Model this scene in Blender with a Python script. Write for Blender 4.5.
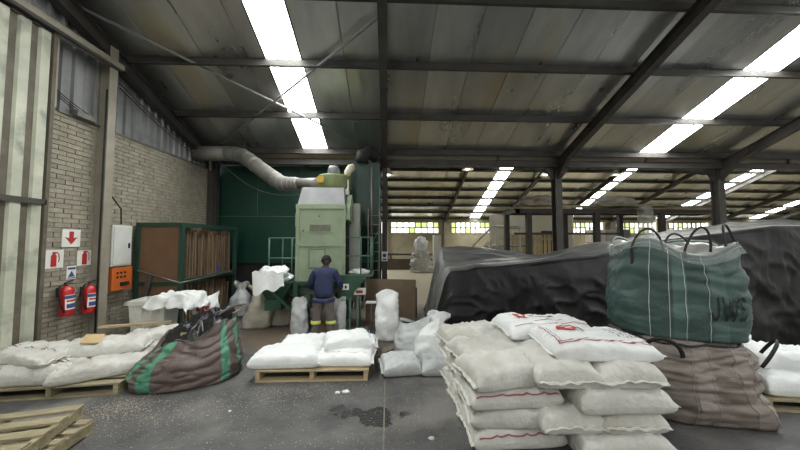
import bpy, bmesh, math, random
from mathutils import Vector, Matrix, noise as mnoise
PI = math.pi
for o in list(bpy.data.objects): bpy.data.objects.remove(o)
scene = bpy.context.scene
col = scene.collection
# ---------------------------------------------------------------- camera
cam_d = bpy.data.cameras.new('camera'); cam = bpy.data.objects.new('camera', cam_d); col.objects.link(cam)
cam_d.sensor_width = 36; cam_d.lens = 36*300/800; cam_d.clip_end = 200; cam_d.clip_start = .05
cam.location = (0, 0, 1.9)
cam.rotation_euler = (math.radians(90+2.86), 0, math.radians(-2.29))
scene.camera = cam
# ---------------------------------------------------------------- world, light, exposure
w = bpy.data.worlds.new('sky'); scene.world = w; w.use_nodes = True
nt = w.node_tree; nt.nodes.clear()
wo = nt.nodes.new('ShaderNodeOutputWorld'); bg = nt.nodes.new('ShaderNodeBackground')
tc = nt.nodes.new('ShaderNodeTexCoord'); sp = nt.nodes.new('ShaderNodeSeparateXYZ'); rp = nt.nodes.new('ShaderNodeValToRGB')
nt.links.new(tc.outputs['Generated'], sp.inputs[0]); nt.links.new(sp.outputs['Z'], rp.inputs[0])
rp.color_ramp.elements[0].position = 0; rp.color_ramp.elements[0].color = (1.0, .98, .93, 1)
rp.color_ramp.elements[1].position = .9; rp.color_ramp.elements[1].color = (.62, .78, 1, 1)
nt.links.new(rp.outputs[0], bg.inputs[0]); nt.links.new(bg.outputs[0], wo.inputs[0])
bg.inputs[1].default_value = 1.5
SKYLIGHT = 24.0
vs = scene.view_settings
vs.view_transform = 'Standard'; vs.look = 'None'; vs.gamma = 1; vs.use_curve_mapping = False
vs.exposure = 0.08

# ---------------------------------------------------------------- helpers
def lin(c):
    return tuple((x/255/12.92 if x/255 <= .04045 else ((x/255+.055)/1.055)**2.4) for x in c)+(1,)
MATS = {}
def M(name, c1, c2=None, scale=4, rough=.6, metal=0, bump=0, bscale=30, stretch=(1,1,1), rand=0, spec=.5,
      c3=None, s3=1.2, t3=.5, rough2=None, detail=6, coord='Object', trans=0):
    """principled material: two-tone noise, optional third tone in large blotches, bump, per-object value shift"""
    m = bpy.data.materials.new(name); m.use_nodes = True; n = m.node_tree; b = n.nodes['Principled BSDF']
    L = n.links.new
    tc = n.nodes.new('ShaderNodeTexCoord'); mp = n.nodes.new('ShaderNodeMapping')
    mp.inputs['Scale'].default_value = stretch
    L(tc.outputs[coord], mp.inputs[0])
    vec = mp.outputs[0]
    if rand or coord == 'Object':
        oi = n.nodes.new('ShaderNodeObjectInfo')
        ad = n.nodes.new('ShaderNodeVectorMath'); ad.operation = 'MULTIPLY_ADD'
        L(oi.outputs['Random'], ad.inputs[0]); ad.inputs[1].default_value = (7, 11, 5); L(vec, ad.inputs[2]); vec = ad.outputs[0]
    out = None
    if c2 is not None:
        nz = n.nodes.new('ShaderNodeTexNoise'); nz.inputs['Scale'].default_value = scale; nz.inputs['Detail'].default_value = detail
        nz.inputs['Roughness'].default_value = .62
        L(vec, nz.inputs['Vector'])
        r = n.nodes.new('ShaderNodeValToRGB'); r.color_ramp.elements[0].position = .35; r.color_ramp.elements[1].position = .68
        r.color_ramp.elements[0].color = lin(c1); r.color_ramp.elements[1].color = lin(c2)
        L(nz.outputs['Fac'], r.inputs[0]); out = r.outputs[0]
        if c3 is not None:
            n3 = n.nodes.new('ShaderNodeTexNoise'); n3.inputs['Scale'].default_value = s3; n3.inputs['Detail'].default_value = 8
            L(vec, n3.inputs['Vector'])
            r3 = n.nodes.new('ShaderNodeMapRange'); r3.inputs[1].default_value = t3; r3.inputs[2].default_value = t3+.13
            L(n3.outputs['Fac'], r3.inputs[0])
            mx = n.nodes.new('ShaderNodeMix'); mx.data_type = 'RGBA'; L(r3.outputs[0], mx.inputs[0]); L(out, mx.inputs[6])
            mx.inputs[7].default_value = lin(c3); out = mx.outputs[2]
        if rough2 is not None:
            rr = n.nodes.new('ShaderNodeMapRange'); rr.inputs[1].default_value = .3; rr.inputs[2].default_value = .7
            rr.inputs[3].default_value = rough; rr.inputs[4].default_value = rough2
            L(nz.outputs['Fac'], rr.inputs[0]); L(rr.outputs[0], b.inputs['Roughness'])
    else:
        rg = n.nodes.new('ShaderNodeRGB'); rg.outputs[0].default_value = lin(c1); out = rg.outputs[0]
    if rand:
        hv = n.nodes.new('ShaderNodeHueSaturation'); mr = n.nodes.new('ShaderNodeMapRange')
        mr.inputs[3].default_value = 1-rand; mr.inputs[4].default_value = 1+rand
        L(oi.outputs['Random'], mr.inputs[0]); L(mr.outputs[0], hv.inputs['Value']); L(out, hv.inputs['Color']); out = hv.outputs[0]
    L(out, b.inputs['Base Color'])
    if rough2 is None: b.inputs['Roughness'].default_value = rough
    b.inputs['Metallic'].default_value = metal
    b.inputs['Specular IOR Level'].default_value = spec
    if trans: b.inputs['Transmission Weight'].default_value = trans
    if bump:
        nb = n.nodes.new('ShaderNodeTexNoise'); nb.inputs['Scale'].default_value = bscale; nb.inputs['Detail'].default_value = 5
        L(vec, nb.inputs['Vector'])
        bp = n.nodes.new('ShaderNodeBump'); bp.inputs['Strength'].default_value = bump; bp.inputs['Distance'].default_value = .02
        L(nb.outputs['Fac'], bp.inputs['Height']); L(bp.outputs[0], b.inputs['Normal'])
    MATS[name] = m
    return m
def emis(name, c, s):
    m = bpy.data.materials.new(name); m.use_nodes = True; b = m.node_tree.nodes['Principled BSDF']
    b.inputs['Base Color'].default_value = lin(c); b.inputs['Emission Color'].default_value = lin(c); b.inputs['Emission Strength'].default_value = s
    b.inputs['Roughness'].default_value = .5
    return m

def tag(o, label=None, cat=None, group=None, kind=None):
    if label: o['label'] = label
    if cat: o['category'] = cat
    if group: o['group'] = group
    if kind: o['kind'] = kind
    return o
def empty(name, loc=(0,0,0), rz=0, label=None, cat=None, group=None, kind=None, parent=None):
    o = bpy.data.objects.new(name, None); col.objects.link(o); o.location = loc; o.rotation_euler = (0,0,rz)
    o.empty_display_size = .1
    if parent: o.parent = parent
    return tag(o, label, cat, group, kind)
def worldof(o):
    m = Matrix.Identity(4)
    while o:
        m = (Matrix.Translation(o.location) @ o.rotation_euler.to_matrix().to_4x4()) @ m
        o = o.parent
    return m
class MB:
    """collects shapes in world (or local) coordinates and links them as one mesh"""
    def __init__(s): s.v = []; s.f = []; s.mi = []; s.sm = []
    def add(s, vs, fs, mi=0, smooth=False):
        b = len(s.v); s.v += [Vector(v) for v in vs]
        for f in fs: s.f.append(tuple(i+b for i in f)); s.mi.append(mi); s.sm.append(smooth)
        return s
    def box(s, x0, x1, y0, y1, z0, z1, mi=0, rot=None, piv=None):
        vs = [Vector(p) for p in ((x0,y0,z0),(x1,y0,z0),(x1,y1,z0),(x0,y1,z0),(x0,y0,z1),(x1,y0,z1),(x1,y1,z1),(x0,y1,z1))]
        if rot is not None:
            c = Vector(piv) if piv else sum(vs, Vector())/8
            vs = [c + rot @ (v-c) for v in vs]
        return s.add(vs, [(0,3,2,1),(4,5,6,7),(0,1,5,4),(1,2,6,5),(2,3,7,6),(3,0,4,7)], mi)
    def beam(s, a, b, w, h, up=(0,0,1), mi=0):
        a = Vector(a); b = Vector(b); d = (b-a).normalized(); up = Vector(up)
        if abs(d.dot(up)) > .98: up = Vector((0,1,0))
        sx = d.cross(up).normalized(); uz = sx.cross(d).normalized()
        vs = []
        for p in (a, b):
            for i, j in ((-1,-1),(1,-1),(1,1),(-1,1)): vs.append(p + sx*(i*w/2) + uz*(j*h/2))
        return s.add(vs, [(0,1,2,3),(7,6,5,4),(0,4,5,1),(1,5,6,2),(2,6,7,3),(3,7,4,0)], mi)
    def ibeam(s, a, b, w, h, t=.015, up=(0,0,1)):
        a = Vector(a); b = Vector(b); d = (b-a).normalized(); up = Vector(up)
        if abs(d.dot(up)) > .98: up = Vector((0,1,0))
        sx = d.cross(up).normalized(); uz = sx.cross(d).normalized()
        s.beam(a+uz*(h/2-t/2), b+uz*(h/2-t/2), w, t, uz); s.beam(a-uz*(h/2-t/2), b-uz*(h/2-t/2), w, t, uz)
        s.beam(a, b, t, h-2*t, uz); return s
    def tube(s, pts, r, n=8, mi=0, caps=True, smooth=True):
        pts = [Vector(p) for p in pts]; N = len(pts); rs = r if isinstance(r, (list,tuple)) else [r]*N
        vs = []; prev = None
        for i, p in enumerate(pts):
            d = (pts[min(i+1,N-1)]-pts[max(i-1,0)]).normalized()
            ref = prev if prev is not None else (Vector((0,0,1)) if abs(d.z) < .9 else Vector((1,0,0)))
            sx = d.cross(ref); sx = sx.normalized() if sx.length > 1e-6 else d.orthogonal().normalized()
            uz = sx.cross(d).normalized(); prev = uz
            for k in range(n):
                t = 2*PI*k/n; vs.append(p + (sx*math.cos(t)+uz*math.sin(t))*rs[i])
        fs = [(i*n+k, i*n+(k+1)%n, (i+1)*n+(k+1)%n, (i+1)*n+k) for i in range(N-1) for k in range(n)]
        if caps: fs += [tuple(range(n-1,-1,-1)), tuple((N-1)*n+k for k in range(n))]
        return s.add(vs, fs, mi, smooth)
    def lathe(s, prof, c=(0,0,0), n=20, axis='z', mi=0, smooth=True):
        vs = []
        for r, z in prof:
            for k in range(n):
                t = 2*PI*k/n; p = (r*math.cos(t), r*math.sin(t), z)
                if axis == 'x': p = (p[2], p[0], p[1])
                if axis == 'y': p = (p[0], p[2], p[1])
                vs.append(Vector(p)+Vector(c))
        N = len(prof)
        fs = [(i*n+k, i*n+(k+1)%n, (i+1)*n+(k+1)%n, (i+1)*n+k) for i in range(N-1) for k in range(n)]
        fs += [tuple(range(n-1,-1,-1)), tuple((N-1)*n+k for k in range(n))]
        return s.add(vs, fs, mi, smooth)
    def prism(s, poly, a, b, axis='y', mi=0):
        """poly in the two other axes, extruded a..b along axis"""
        n = len(poly)
        def mk(p, q): return {'y': (p[0], q, p[1]), 'x': (q, p[0], p[1]), 'z': (p[0], p[1], q)}[axis]
        vs = [mk(p, a) for p in poly]+[mk(p, b) for p in poly]
        fs = [tuple(range(n-1,-1,-1)), tuple(range(n, 2*n))]+[(i, (i+1)%n, n+(i+1)%n, n+i) for i in range(n)]
        return s.add(vs, fs, mi)
    def grid(s, fn, nu, nv, mi=0, wrapu=False, smooth=True):
        vs = [fn(i/(nu if wrapu else nu-1), j/(nv-1)) for j in range(nv) for i in range(nu)]
        fs = []
        for j in range(nv-1):
            for i in range(nu if wrapu else nu-1):
                k = (i+1) % nu; fs.append((j*nu+i, j*nu+k, (j+1)*nu+k, (j+1)*nu+i))
        return s.add(vs, fs, mi, smooth)
    def mesh(s, name, mats, inv=None):
        me = bpy.data.meshes.new(name)
        me.from_pydata([(inv @ v) if inv is not None else v for v in s.v], [], s.f)
        for m in (mats if isinstance(mats, (list,tuple)) else [mats]): me.materials.append(m)
        me.polygons.foreach_set('material_index', s.mi); me.polygons.foreach_set('use_smooth', s.sm)
        bm = bmesh.new(); bm.from_mesh(me); bmesh.ops.recalc_face_normals(bm, faces=bm.faces); bm.to_mesh(me); bm.free()
        return me
    def build(s, name, mats, parent=None, local=False, **kw):
        inv = None
        if not local and parent is not None: inv = worldof(parent).inverted()
        o = bpy.data.objects.new(name, s.mesh(name, mats, inv)); col.objects.link(o)
        if parent is not None: o.parent = parent
        for k, v in kw.items():
            o[{'cat': 'category'}.get(k, k)] = v
        return o
    def thing(s, name, mats, loc, label, cat, group=None, kind=None, rz=0, world=True):
        o = bpy.data.objects.new(name, s.mesh(name, mats, (Matrix.Translation(loc) @ Matrix.Rotation(rz,4,'Z')).inverted() if world else None)); col.objects.link(o)
        o.location = loc; o.rotation_euler = (0,0,rz)
        return tag(o, label, cat, group, kind)
def bevel(o, wd, seg=2):
    m = o.modifiers.new('bevel', 'BEVEL'); m.width = wd; m.segments = seg; m.limit_method = 'ANGLE'; return o
def solid(o, t, off=-1):
    m = o.modifiers.new('solid', 'SOLIDIFY'); m.thickness = t; m.offset = off; return o
def copy_tree(o, parent=None):
    c = o.copy(); col.objects.link(c)
    if parent: c.parent = parent
    for ch in list(o.children): copy_tree(ch, c)
    return c
def nz(p, s=1.0, seed=0): return mnoise.noise(Vector(p)*s + Vector((seed*3.1, seed*7.7, seed*1.3)))
def sm(a, b, x):
    t = max(0, min(1, (x-a)/(b-a))); return t*t*(3-2*t)
def lerp(a, b, t): return a+(b-a)*t
def interp(xs, ys, x):
    if x <= xs[0]: return ys[0]
    for i in range(len(xs)-1):
        if x <= xs[i+1]: return lerp(ys[i], ys[i+1], (x-xs[i])/(xs[i+1]-xs[i]))
    return ys[-1]
# ---------------------------------------------------------------- materials
floor_m = M('asphalt', (70,69,69), (100,98,96), 2.6, .72, bump=.8, bscale=45, c3=(126,123,118), s3=.8, t3=.55, coord='Object')
steel = M('dark_steel', (58,55,52), (78,74,70), 3, .55, bump=.1)
steel2 = M('grey_steel', (96,94,90), (124,120,114), 3, .5, metal=.2)
gut_m = M('gutter_steel', (108,100,90), (140,132,118), 1.4, .4, metal=.6, stretch=(.4,1,1), c3=(120,98,70), s3=.8, t3=.58)
foil = M('foil', (176,177,176), (206,206,202), 1.1, .24, metal=.8, bump=.9, bscale=1.6, stretch=(1.6,.5,1), c3=(192,184,162), s3=.5, t3=.56, rough2=.42, rand=.12)  # yellowish blotches paint reflected window light into the foil colour
clad = M('cladding', (122,124,126), (150,150,150), 2, .5, metal=.3, bump=.1, rand=.06)
brick_m = M('brick', (146,139,124), (172,165,149), 6, .9, bump=.6, bscale=50, rand=.09)
mortar = M('mortar', (120,114,102), (140,134,121), 8, .95, bump=.4)
green_wall = M('green_wall', (14,56,44), (20,66,52), 1.2, .45, bump=.05, rand=.05)
black_m = M('blackish', (28,28,28), (40,38,36), 3, .8)
door_m = M('door_sheet', (172,174,156), (198,198,180), 2.2, .5, bump=.25, bscale=9, c3=(138,142,128), s3=2.4, t3=.53, rand=.05)
door_rib = M('door_rib', (84,78,66), (106,98,84), 5, .6)
plaster = M('plaster', (150,142,122), (176,168,146), .8, .9, bump=.2, c3=(130,122,104), s3=.4, t3=.52)
beige_steel = M('beige_steel', (140,134,120), (160,152,138), 3, .5, metal=.1)
sky_m = emis('skylight_sheet', (246,249,246), SKYLIGHT)
win_m = emis('window_pane', (240,242,228), 2.6)
win_m2 = emis('window_pane_foliage', (186,200,130), 1.5)
wood = M('pallet_wood', (160,140,108), (190,172,138), 5, .8, bump=.4, bscale=25, stretch=(1,6,6), rand=.14)
wood_old = M('old_pallet_wood', (136,126,100), (170,158,128), 5, .85, bump=.4, bscale=25, stretch=(1,6,6), rand=.16)
# floor material: asphalt with wet patch and pale dust toward the far hall (spills with shapes of their own)
def floor_mat():
    m = floor_m; n = m.node_tree; L = n.links.new; b = n.nodes['Principled BSDF']
    src = b.inputs['Base Color'].links[0].from_socket
    g = n.nodes.new('ShaderNodeTexCoord'); sp = n.nodes.new('ShaderNodeSeparateXYZ'); L(g.outputs['Object'], sp.inputs[0])
    no = n.nodes.new('ShaderNodeTexNoise'); no.inputs['Scale'].default_value = .9; no.inputs['Detail'].default_value = 8; L(g.outputs['Object'], no.inputs['Vector'])
    def math_(op, a, bb, c=None):
        k = n.nodes.new('ShaderNodeMath'); k.operation = op
        for i, v in enumerate((a, bb, c)):
            if v is None: continue
            if isinstance(v, (int, float)): k.inputs[i].default_value = v
            else: L(v, k.inputs[i])
        return k.outputs[0]
    yy = math_('MULTIPLY_ADD', no.outputs['Fac'], 5.0, sp.outputs['Y'])
    mr = n.nodes.new('ShaderNodeMapRange'); mr.inputs[1].default_value = 9.2; mr.inputs[2].default_value = 12.0; L(yy, mr.inputs[0])
    # only right of the machine bay does the dust lie in the aisle
    mrx = n.nodes.new('ShaderNodeMapRange'); mrx.inputs[1].default_value = -1.6; mrx.inputs[2].default_value = -.2; L(sp.outputs['X'], mrx.inputs[0])
    fac = math_('MULTIPLY', mr.outputs[0], mrx.outputs[0])
    mx = n.nodes.new('ShaderNodeMix'); mx.data_type = 'RGBA'; L(fac, mx.inputs[0]); L(src, mx.inputs[6]); mx.inputs[7].default_value = lin((178,166,138))
    # brown grain dust around the machine
    dx = math_('MULTIPLY_ADD', sp.outputs['X'], 1, 1.3); dy = math_('ADD', sp.outputs['Y'], -6.3)
    d = math_('SQRT', math_('ADD', math_('MULTIPLY', dx, math_('MULTIPLY', dx, .35)), math_('MULTIPLY', dy, dy)), 0)
    d = math_('MULTIPLY_ADD', no.outputs['Fac'], 1.6, d)
    mr2 = n.nodes.new('ShaderNodeMapRange'); mr2.inputs[1].default_value = 2.1; mr2.inputs[2].default_value = 1.5; mr2.inputs[4].default_value = .75; L(d, mr2.inputs[0])
    mx2 = n.nodes.new('ShaderNodeMix'); mx2.data_type = 'RGBA'; L(mr2.outputs[0], mx2.inputs[0]); L(mx.outputs[2], mx2.inputs[6]); mx2.inputs[7].default_value = lin((112,94,74))
    # wet stain
    n2 = n.nodes.new('ShaderNodeTexNoise'); n2.inputs['Scale'].default_value = 2.6; n2.inputs['Detail'].default_value = 6; L(g.outputs['Object'], n2.inputs['Vector'])
    ex = math_('MULTIPLY', math_('ADD', sp.outputs['X'], .22), 1.25); ey = math_('MULTIPLY', math_('ADD', sp.outputs['Y'], -3.42), 2.6)
    e = math_('SQRT', math_('ADD', math_('MULTIPLY', ex, ex), math_('MULTIPLY', ey, ey)), 0)
    e = math_('MULTIPLY_ADD', n2.outputs['Fac'], 3.2, e)
    mr3 = n.nodes.new('ShaderNodeMapRange'); mr3.inputs[1].default_value = 2.02; mr3.inputs[2].default_value = 1.86; L(e, mr3.inputs[0])
    mx3 = n.nodes.new('ShaderNodeMix'); mx3.data_type = 'RGBA'; L(mr3.outputs[0], mx3.inputs[0]); L(mx2.outputs[2], mx3.inputs[6]); mx3.inputs[7].default_value = lin((30,30,32))
    L(mx3.outputs[2], b.inputs['Base Color'])
    rr = n.nodes.new('ShaderNodeMapRange'); rr.inputs[3].default_value = .68; rr.inputs[4].default_value = .22; L(mr3.outputs[0], rr.inputs[0]); L(rr.outputs[0], b.inputs['Roughness'])
floor_mat()

XL, XR, YB, YV, YF = -5.3, 41.0, -8.0, 9.0, 27.3       # left wall, right wall, open front, valley gutter, far wall
S = -.365
def rz_near(y): return 7.75+S*y if y > .4 else 7.75+S*.4-(.4-y)*.365
def rz_far(y): return 13.9+S*y if y > 17.5 else 13.9+S*17.5-(17.5-y)*.365
# floor
MB().box(XL-.3, XR, YB-2, YF+.3, -.2, 0).build('floor', floor_m, kind='structure')
MB().box(-90, 130, -90, YB-2, -.25, -.03).build('ground_outside', M('yard_concrete', (150,146,138), (170,166,158), 1, .9), kind='structure')
MB().box(-.045, -.03, 2.2, 4.15, 0, .003).build('trim_1', mortar, kind='structure')
# ceiling
ceil = empty('ceiling', (0,0,4.5), kind='structure')
SKN = [(-2.47, -1.75), (7.6, 8.45), (16.9, 17.75), (26.2, 27.0), (35.5, 36.3)]
SKF = [(7.5, 8.4), (16.1, 17.0), (25.2, 26.1), (34.4, 35.3), (-2.2, -1.3)]
def sheets(rz, ys, gaps, x0, x1, pitch=.86):
    x = x0; k = 0
    cuts = sorted(gaps)
    while x < x1-1e-6:
        nx = min(x+pitch, x1); skip = False
        for a, b in cuts:
            if a-1e-6 <= x < b-1e-6: x = b; skip = True; break
            if x < a < nx: nx = a
        if skip: continue
        d = random.uniform(0, .02)
        for y0, y1 in ys:
            m = MB()
            pr = [(x, 0), (x+.012, -.02), (nx-.012, -.02-d), (nx, 0)]
            vs = []
            for y in (y0, y1):
                for px_, dz in pr: vs.append((px_, y, rz(y)+dz))
            for y in (y0, y1):
                for px_, dz in pr: vs.append((px_, y, rz(y)+.05))
            m.add(vs, [(0,1,5,4),(1,2,6,5),(2,3,7,6),(8,12,13,9),(9,13,14,10),(10,14,15,11),(0,4,12,8),(3,11,15,7),(0,8,9,1),(1,9,10,2),(2,10,11,3),(4,5,13,12),(5,6,14,13),(6,7,15,14)])
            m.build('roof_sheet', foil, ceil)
        x = nx; k += 1
random.seed(3)
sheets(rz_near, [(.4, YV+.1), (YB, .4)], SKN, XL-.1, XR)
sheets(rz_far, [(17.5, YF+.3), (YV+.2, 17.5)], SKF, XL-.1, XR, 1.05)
def skylight(rz, a, b, y0, y1):
    w_ = (b-a)/3
    for i in range(3):
        m = MB(); n = 8
        for y_a, y_b in ((y0, y1),):
            vs = []
            for y in (y_a, y_b):
                for j in range(n+1):
                    u = j/n; vs.append((a+w_*(i+u)-(.004 if j == n else -.004 if j == 0 else 0), y, rz(y)+(.015*math.cos(u*4*PI)-.015+ (0 if 0<j<n else -.012))))
            m.add(vs, [(j, j+1, n+2+j, n+1+j) for j in range(n)])
        m.build('skylight_strip', sky_m, ceil)
        if i: MB().beam((a+w_*i, y0, rz(y0)-.02), (a+w_*i, y1, rz(y1)-.02), .014, .03).build('skylight_joint', steel, ceil)
    MB().beam((a, y0, rz(y0)), (a, y1, rz(y1)), .03, .06).build('skylight_edge', steel, ceil)
    MB().beam((b, y0, rz(y0)), (b, y1, rz(y1)), .03, .06).build('skylight_edge', steel, ceil)
for a, b in SKN: skylight(rz_near, a, b, .8, YV-.1); skylight(rz_near, a, b, -7.6, 0)
for a, b in SKF: skylight(rz_far, a, b, 18, YF+.1)
# purlins
for y in (1.1, 2.3, 3.5, 4.76, 5.96, 7.32, 8.66, -.5, -1.9, -3.3, -4.7, -6.1, -7.5):
    z = rz_near(y)-.12
    m = MB().beam((XL, y, z), (XR, y, z), .012, .16); m.beam((XL, y+.03, z+.08), (XR, y+.03, z+.08), .07, .012); m.beam((XL, y-.03, z-.08), (XR, y-.03, z-.08), .07, .012)
    m.build('purlin', steel, ceil)
for y in [18.5+1.24*i for i in range(8)]+[10.2, 11.5, 12.8, 14.1, 15.4, 16.7]:
    z = rz_far(y)-.12
    m = MB().beam((XL, y, z), (XR, y, z), .014, .18); m.beam((XL, y-.03, z-.09), (XR, y-.03, z-.09), .08, .014); m.beam((XL, y-.03, z+.08), (XR, y-.03, z+.08), .08, .014)
    m.build('purlin', steel, ceil)
# portal frames
BX = [-5.2+5.2*i for i in range(9)]; BX[0] = -5.15; BX[1] = -.1
for i, x in enumerate(BX):
    def raf(y0, y1, rz, h=.3, wd=.15):
        m = MB().ibeam((x, y0, rz(y0)-.2-h/2), (x, y1, rz(y1)-.2-h/2), wd, h, .018)
        m.build('rafter', steel, ceil)
    raf(.4, YV-.1, rz_near, .26, .16); raf(YB, .4, rz_near)
    raf(17.5, YF, rz_far); raf(YV+.3, 17.5, rz_far)
    c = empty('steel_column', (x, YV, 0), kind='structure')
    wd = .2 if i != 1 else .15
    m = MB().ibeam((x, YV, 0), (x, YV, 4.25), wd, .26, .018, up=(0,1,0)); m.build('column_shaft', steel, c)
    MB().box(x-.18, x+.18, YV-.2, YV+.2, 0, .02).build('base_plate', steel, c)
    if i > 1:
        for s_ in (-1, 1):
            MB().prism([(x+s_*.1, 3.75), (x+s_*.1, 4.2), (x+s_*.45, 4.2)], YV-.06, YV+.06).build('haunch', steel, c)
        # sloping haunch toward the near bay
        MB().prism([(YV-.13, 3.75), (YV-.13, 4.3), (YV-.9, 4.62), (YV-.9, 4.45)], x-.05, x+.05, axis='x').build('haunch', steel, c)
    if i > 0:
        e = empty('wall_column', (x, YF-.1, 0), kind='structure')
        MB().ibeam((x, YF-.18, 0), (x, YF-.18, 3.6), .25, .3, .02, up=(0,1,0)).build('column_shaft', beige_steel, e)
# valley gutter: boxed trough with joint collars
g = empty('valley_gutter', (0, YV, 4.3), kind='structure')
for x0, x1 in [(-5.3,-.1),(-.1,3.3),(3.3,7.9),(7.9,12.5),(12.5,17.1),(17.1,21.7),(21.7,26.3),(26.3,30.9),(30.9,35.5),(35.5,XR)]:
    m = MB().prism([(YV-.22,4.5),(YV-.25,4.42),(YV-.2,4.3),(YV+.2,4.3),(YV+.25,4.42),(YV+.22,4.5)], x0+.006, x1-.006, axis='x')
    m.build('gutter_length', gut_m, g)
    MB().box(x1-.03, x1+.03, YV-.265, YV+.265, 4.28, 4.5).build('gutter_joint', steel, g)
MB().beam((-5.3, YV-.1, 4.2), (XR, YV-.1, 4.2), .2, .16).build('eaves_beam', steel, g)
MB().beam((-5.3, YV-.3, 4.53), (XR, YV-.3, 4.53), .02, .08).build('gutter_lip', steel, g)

# ---- left wall
wl = empty('wall_left', (XL, 6, 0), kind='structure')
MB().box(XL-.24, XL-.012, YB, YF, 0, 3.97).build('mortar_bed', mortar, wl)
bh, bl, jt = .0778, .26, .011
rows = int(3.97/bh)
cand = []
for r in range(rows):
    y = 4.3 - (bl/2 if r % 2 else 0)
    while y < 9.2:
        cand.append((y+bl/2, r)); y += bl
cand.sort(key=lambda q: (q[0], q[1]))
bm_ = MB().box(-.02, .02, -(bl-jt)/2, (bl-jt)/2, -(bh-jt)/2, (bh-jt)/2)
bme = bm_.mesh('brick', brick_m)
random.seed(8)
rest = MB(); cnt = 0
# the 300 bricks that show largest: those not behind the door, the fence of sacks or the rack
for (y, r) in cand:
    z = (r+.5)*bh
    vis = 4.72 < y < 5.4 and .9 < z < 3.9 or 5.75 < y < 6.3 and z > 2.2
    off = random.uniform(-.003, .008)
    if vis and cnt < 300:
        o = bpy.data.objects.new('brick', bme); col.objects.link(o); o.parent = wl
        o.location = (off-.0, y-6, z); o.rotation_euler = (random.uniform(-.012,.012), 0, random.uniform(-.01,.01)); cnt += 1
    else:
        rest.box(XL-.02+off, XL+.02+off, y-(bl-jt)/2, y+(bl-jt)/2, z-(bh-jt)/2, z+(bh-jt)/2)
rest.build('brick_courses', brick_m, wl, kind='stuff')
# cladding above the bricks, trapezoid ribs, one object per sheet
def corr(y0, y1, z0, top, x, name, mat, parent, pitch=.2, rib=.05, dep=.04, flip=1):
    n = max(1, round((y1-y0)/pitch)); p = (y1-y0)/n; prof = []
    for i in range(n):
        a = y0+i*p; prof += [(a, 0), (a+p-rib*1.6, 0), (a+p-rib*1.2, dep), (a+p-rib*.4, dep)]
    prof.append((y1, 0))
    vs = [(x+flip*d, y, z0) for y, d in prof]+[(x+flip*d, y, top(y) if callable(top) else top) for y, d in prof]
    N = len(prof); m = MB().add(vs, [(i, i+1, N+i+1, N+i) for i in range(N-1)])
    o = m.build(name, mat, parent); solid(o, .004, 0); return o
y = -8
while y < 9.0:
    corr(y, min(y+.8, 9.0), 3.97, lambda q: rz_near(q)-.02, XL-.02, 'cladding_sheet', clad, wl); y += .8
while y < YF-.4:
    corr(y, min(y+.8, YF), 3.97, lambda q: rz_far(q)-.02, XL-.02, 'cladding_sheet', clad, wl); y += .8
MB().box(XL-.04, XL+.05, 4.9, 9.0, 3.95, 3.99).build('sill_flashing', steel2, wl)
for k in range(3):
    pts = [(XL+.06+.01*k, lerp(4.7, 5.45, t/8), 4.35-.28*t/8-.03*math.sin(PI*t/8)-.05*k) for t in range(9)]
    MB().tube(pts, .008, 5).build('wall_cable', black_m, wl)
for k in range(2):
    pts = [(XL+.07+.02*k, lerp(5.9, 8.8, t/10), 4.95-.1*k-.75*t/10-.1*math.sin(PI*t/10)) for t in range(11)]
    MB().tube(pts, .01, 5).build('wall_cable', black_m, wl)
MB().box(XL+.02, XL+.14, 5.1, 5.42, 3.97, 4.06).build('junction_box', steel2, wl)
# wall columns
for y, nm in ((5.6, 0), (8.95, 1)):
    c = empty('steel_column', (XL, y, 0), kind='structure')
    MB().ibeam((-5.18, y, 0), (-5.18, y, rz_near(y)-.25), .16, .24, .016, up=(1,0,0)).build('column_shaft', beige_steel if nm == 0 else steel, c)
    MB().box(-5.3, -5.03, y-.12, y+.12, 0, .02).build('base_plate', steel, c)
MB().tube([(-5.05, 5.47, 0.3), (-5.05, 5.47, 4.6)], .014, 6).build('trim_2', black_m, kind='structure')
# sliding door and its overhead track
d = empty('door_1', (-5.12, 2.4, 0), kind='structure')
pan = .25; y = 4.62
k = 0
while y > -2.5:
    for (z0, z1) in ((.1, 2.42), (2.5, 5.05)):
        m = MB(); a, b = y-pan+.085, y-.005
        vs = [(-5.13, a, z0), (-5.09, a+.02, z0), (-5.09, b-.02, z0), (-5.13, b, z0)]
        vs += [(x_, y_, z1) for x_, y_, _ in vs]
        m.add(vs, [(0,1,5,4),(1,2,6,5),(2,3,7,6),(0,4,7,3),(0,3,2,1),(4,5,6,7)])
        m.build('door_panel', door_m, d)
    MB().box(-5.15, -5.125, y-pan-.002, y-pan+.09, .1, 5.05).build('door_rib', door_rib, d)
    y -= pan; k += 1
MB().box(-5.16, -5.07, 4.62, 4.67, .06, 5.08).build('door_stile', door_rib, d)
MB().box(-5.155, -5.07, -2.5, 4.65, 2.42, 2.5).build('door_rail', steel, d)
MB().box(-5.155, -5.09, -2.5, 4.65, .05, .13).build('door_rail', steel, d)
MB().box(-5.155, -5.09, -2.5, 4.65, 5.02, 5.08).build('door_rail', steel, d)
t = empty('door_track', (-5.05, 2, 5.15), kind='structure')
MB().box(-5.16, -5.0, -2.5, 5.75, 5.1, 5.2).build('track_beam', beige_steel, t)
MB().box(-5.06, -5.01, -2.5, 5.7, 5.06, 5.1).build('track_lip', steel, t)
MB().box(-5.3, -5.16, 4.7, 4.78, 3.97, 5.1).build('track_bracket', beige_steel, t)
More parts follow.
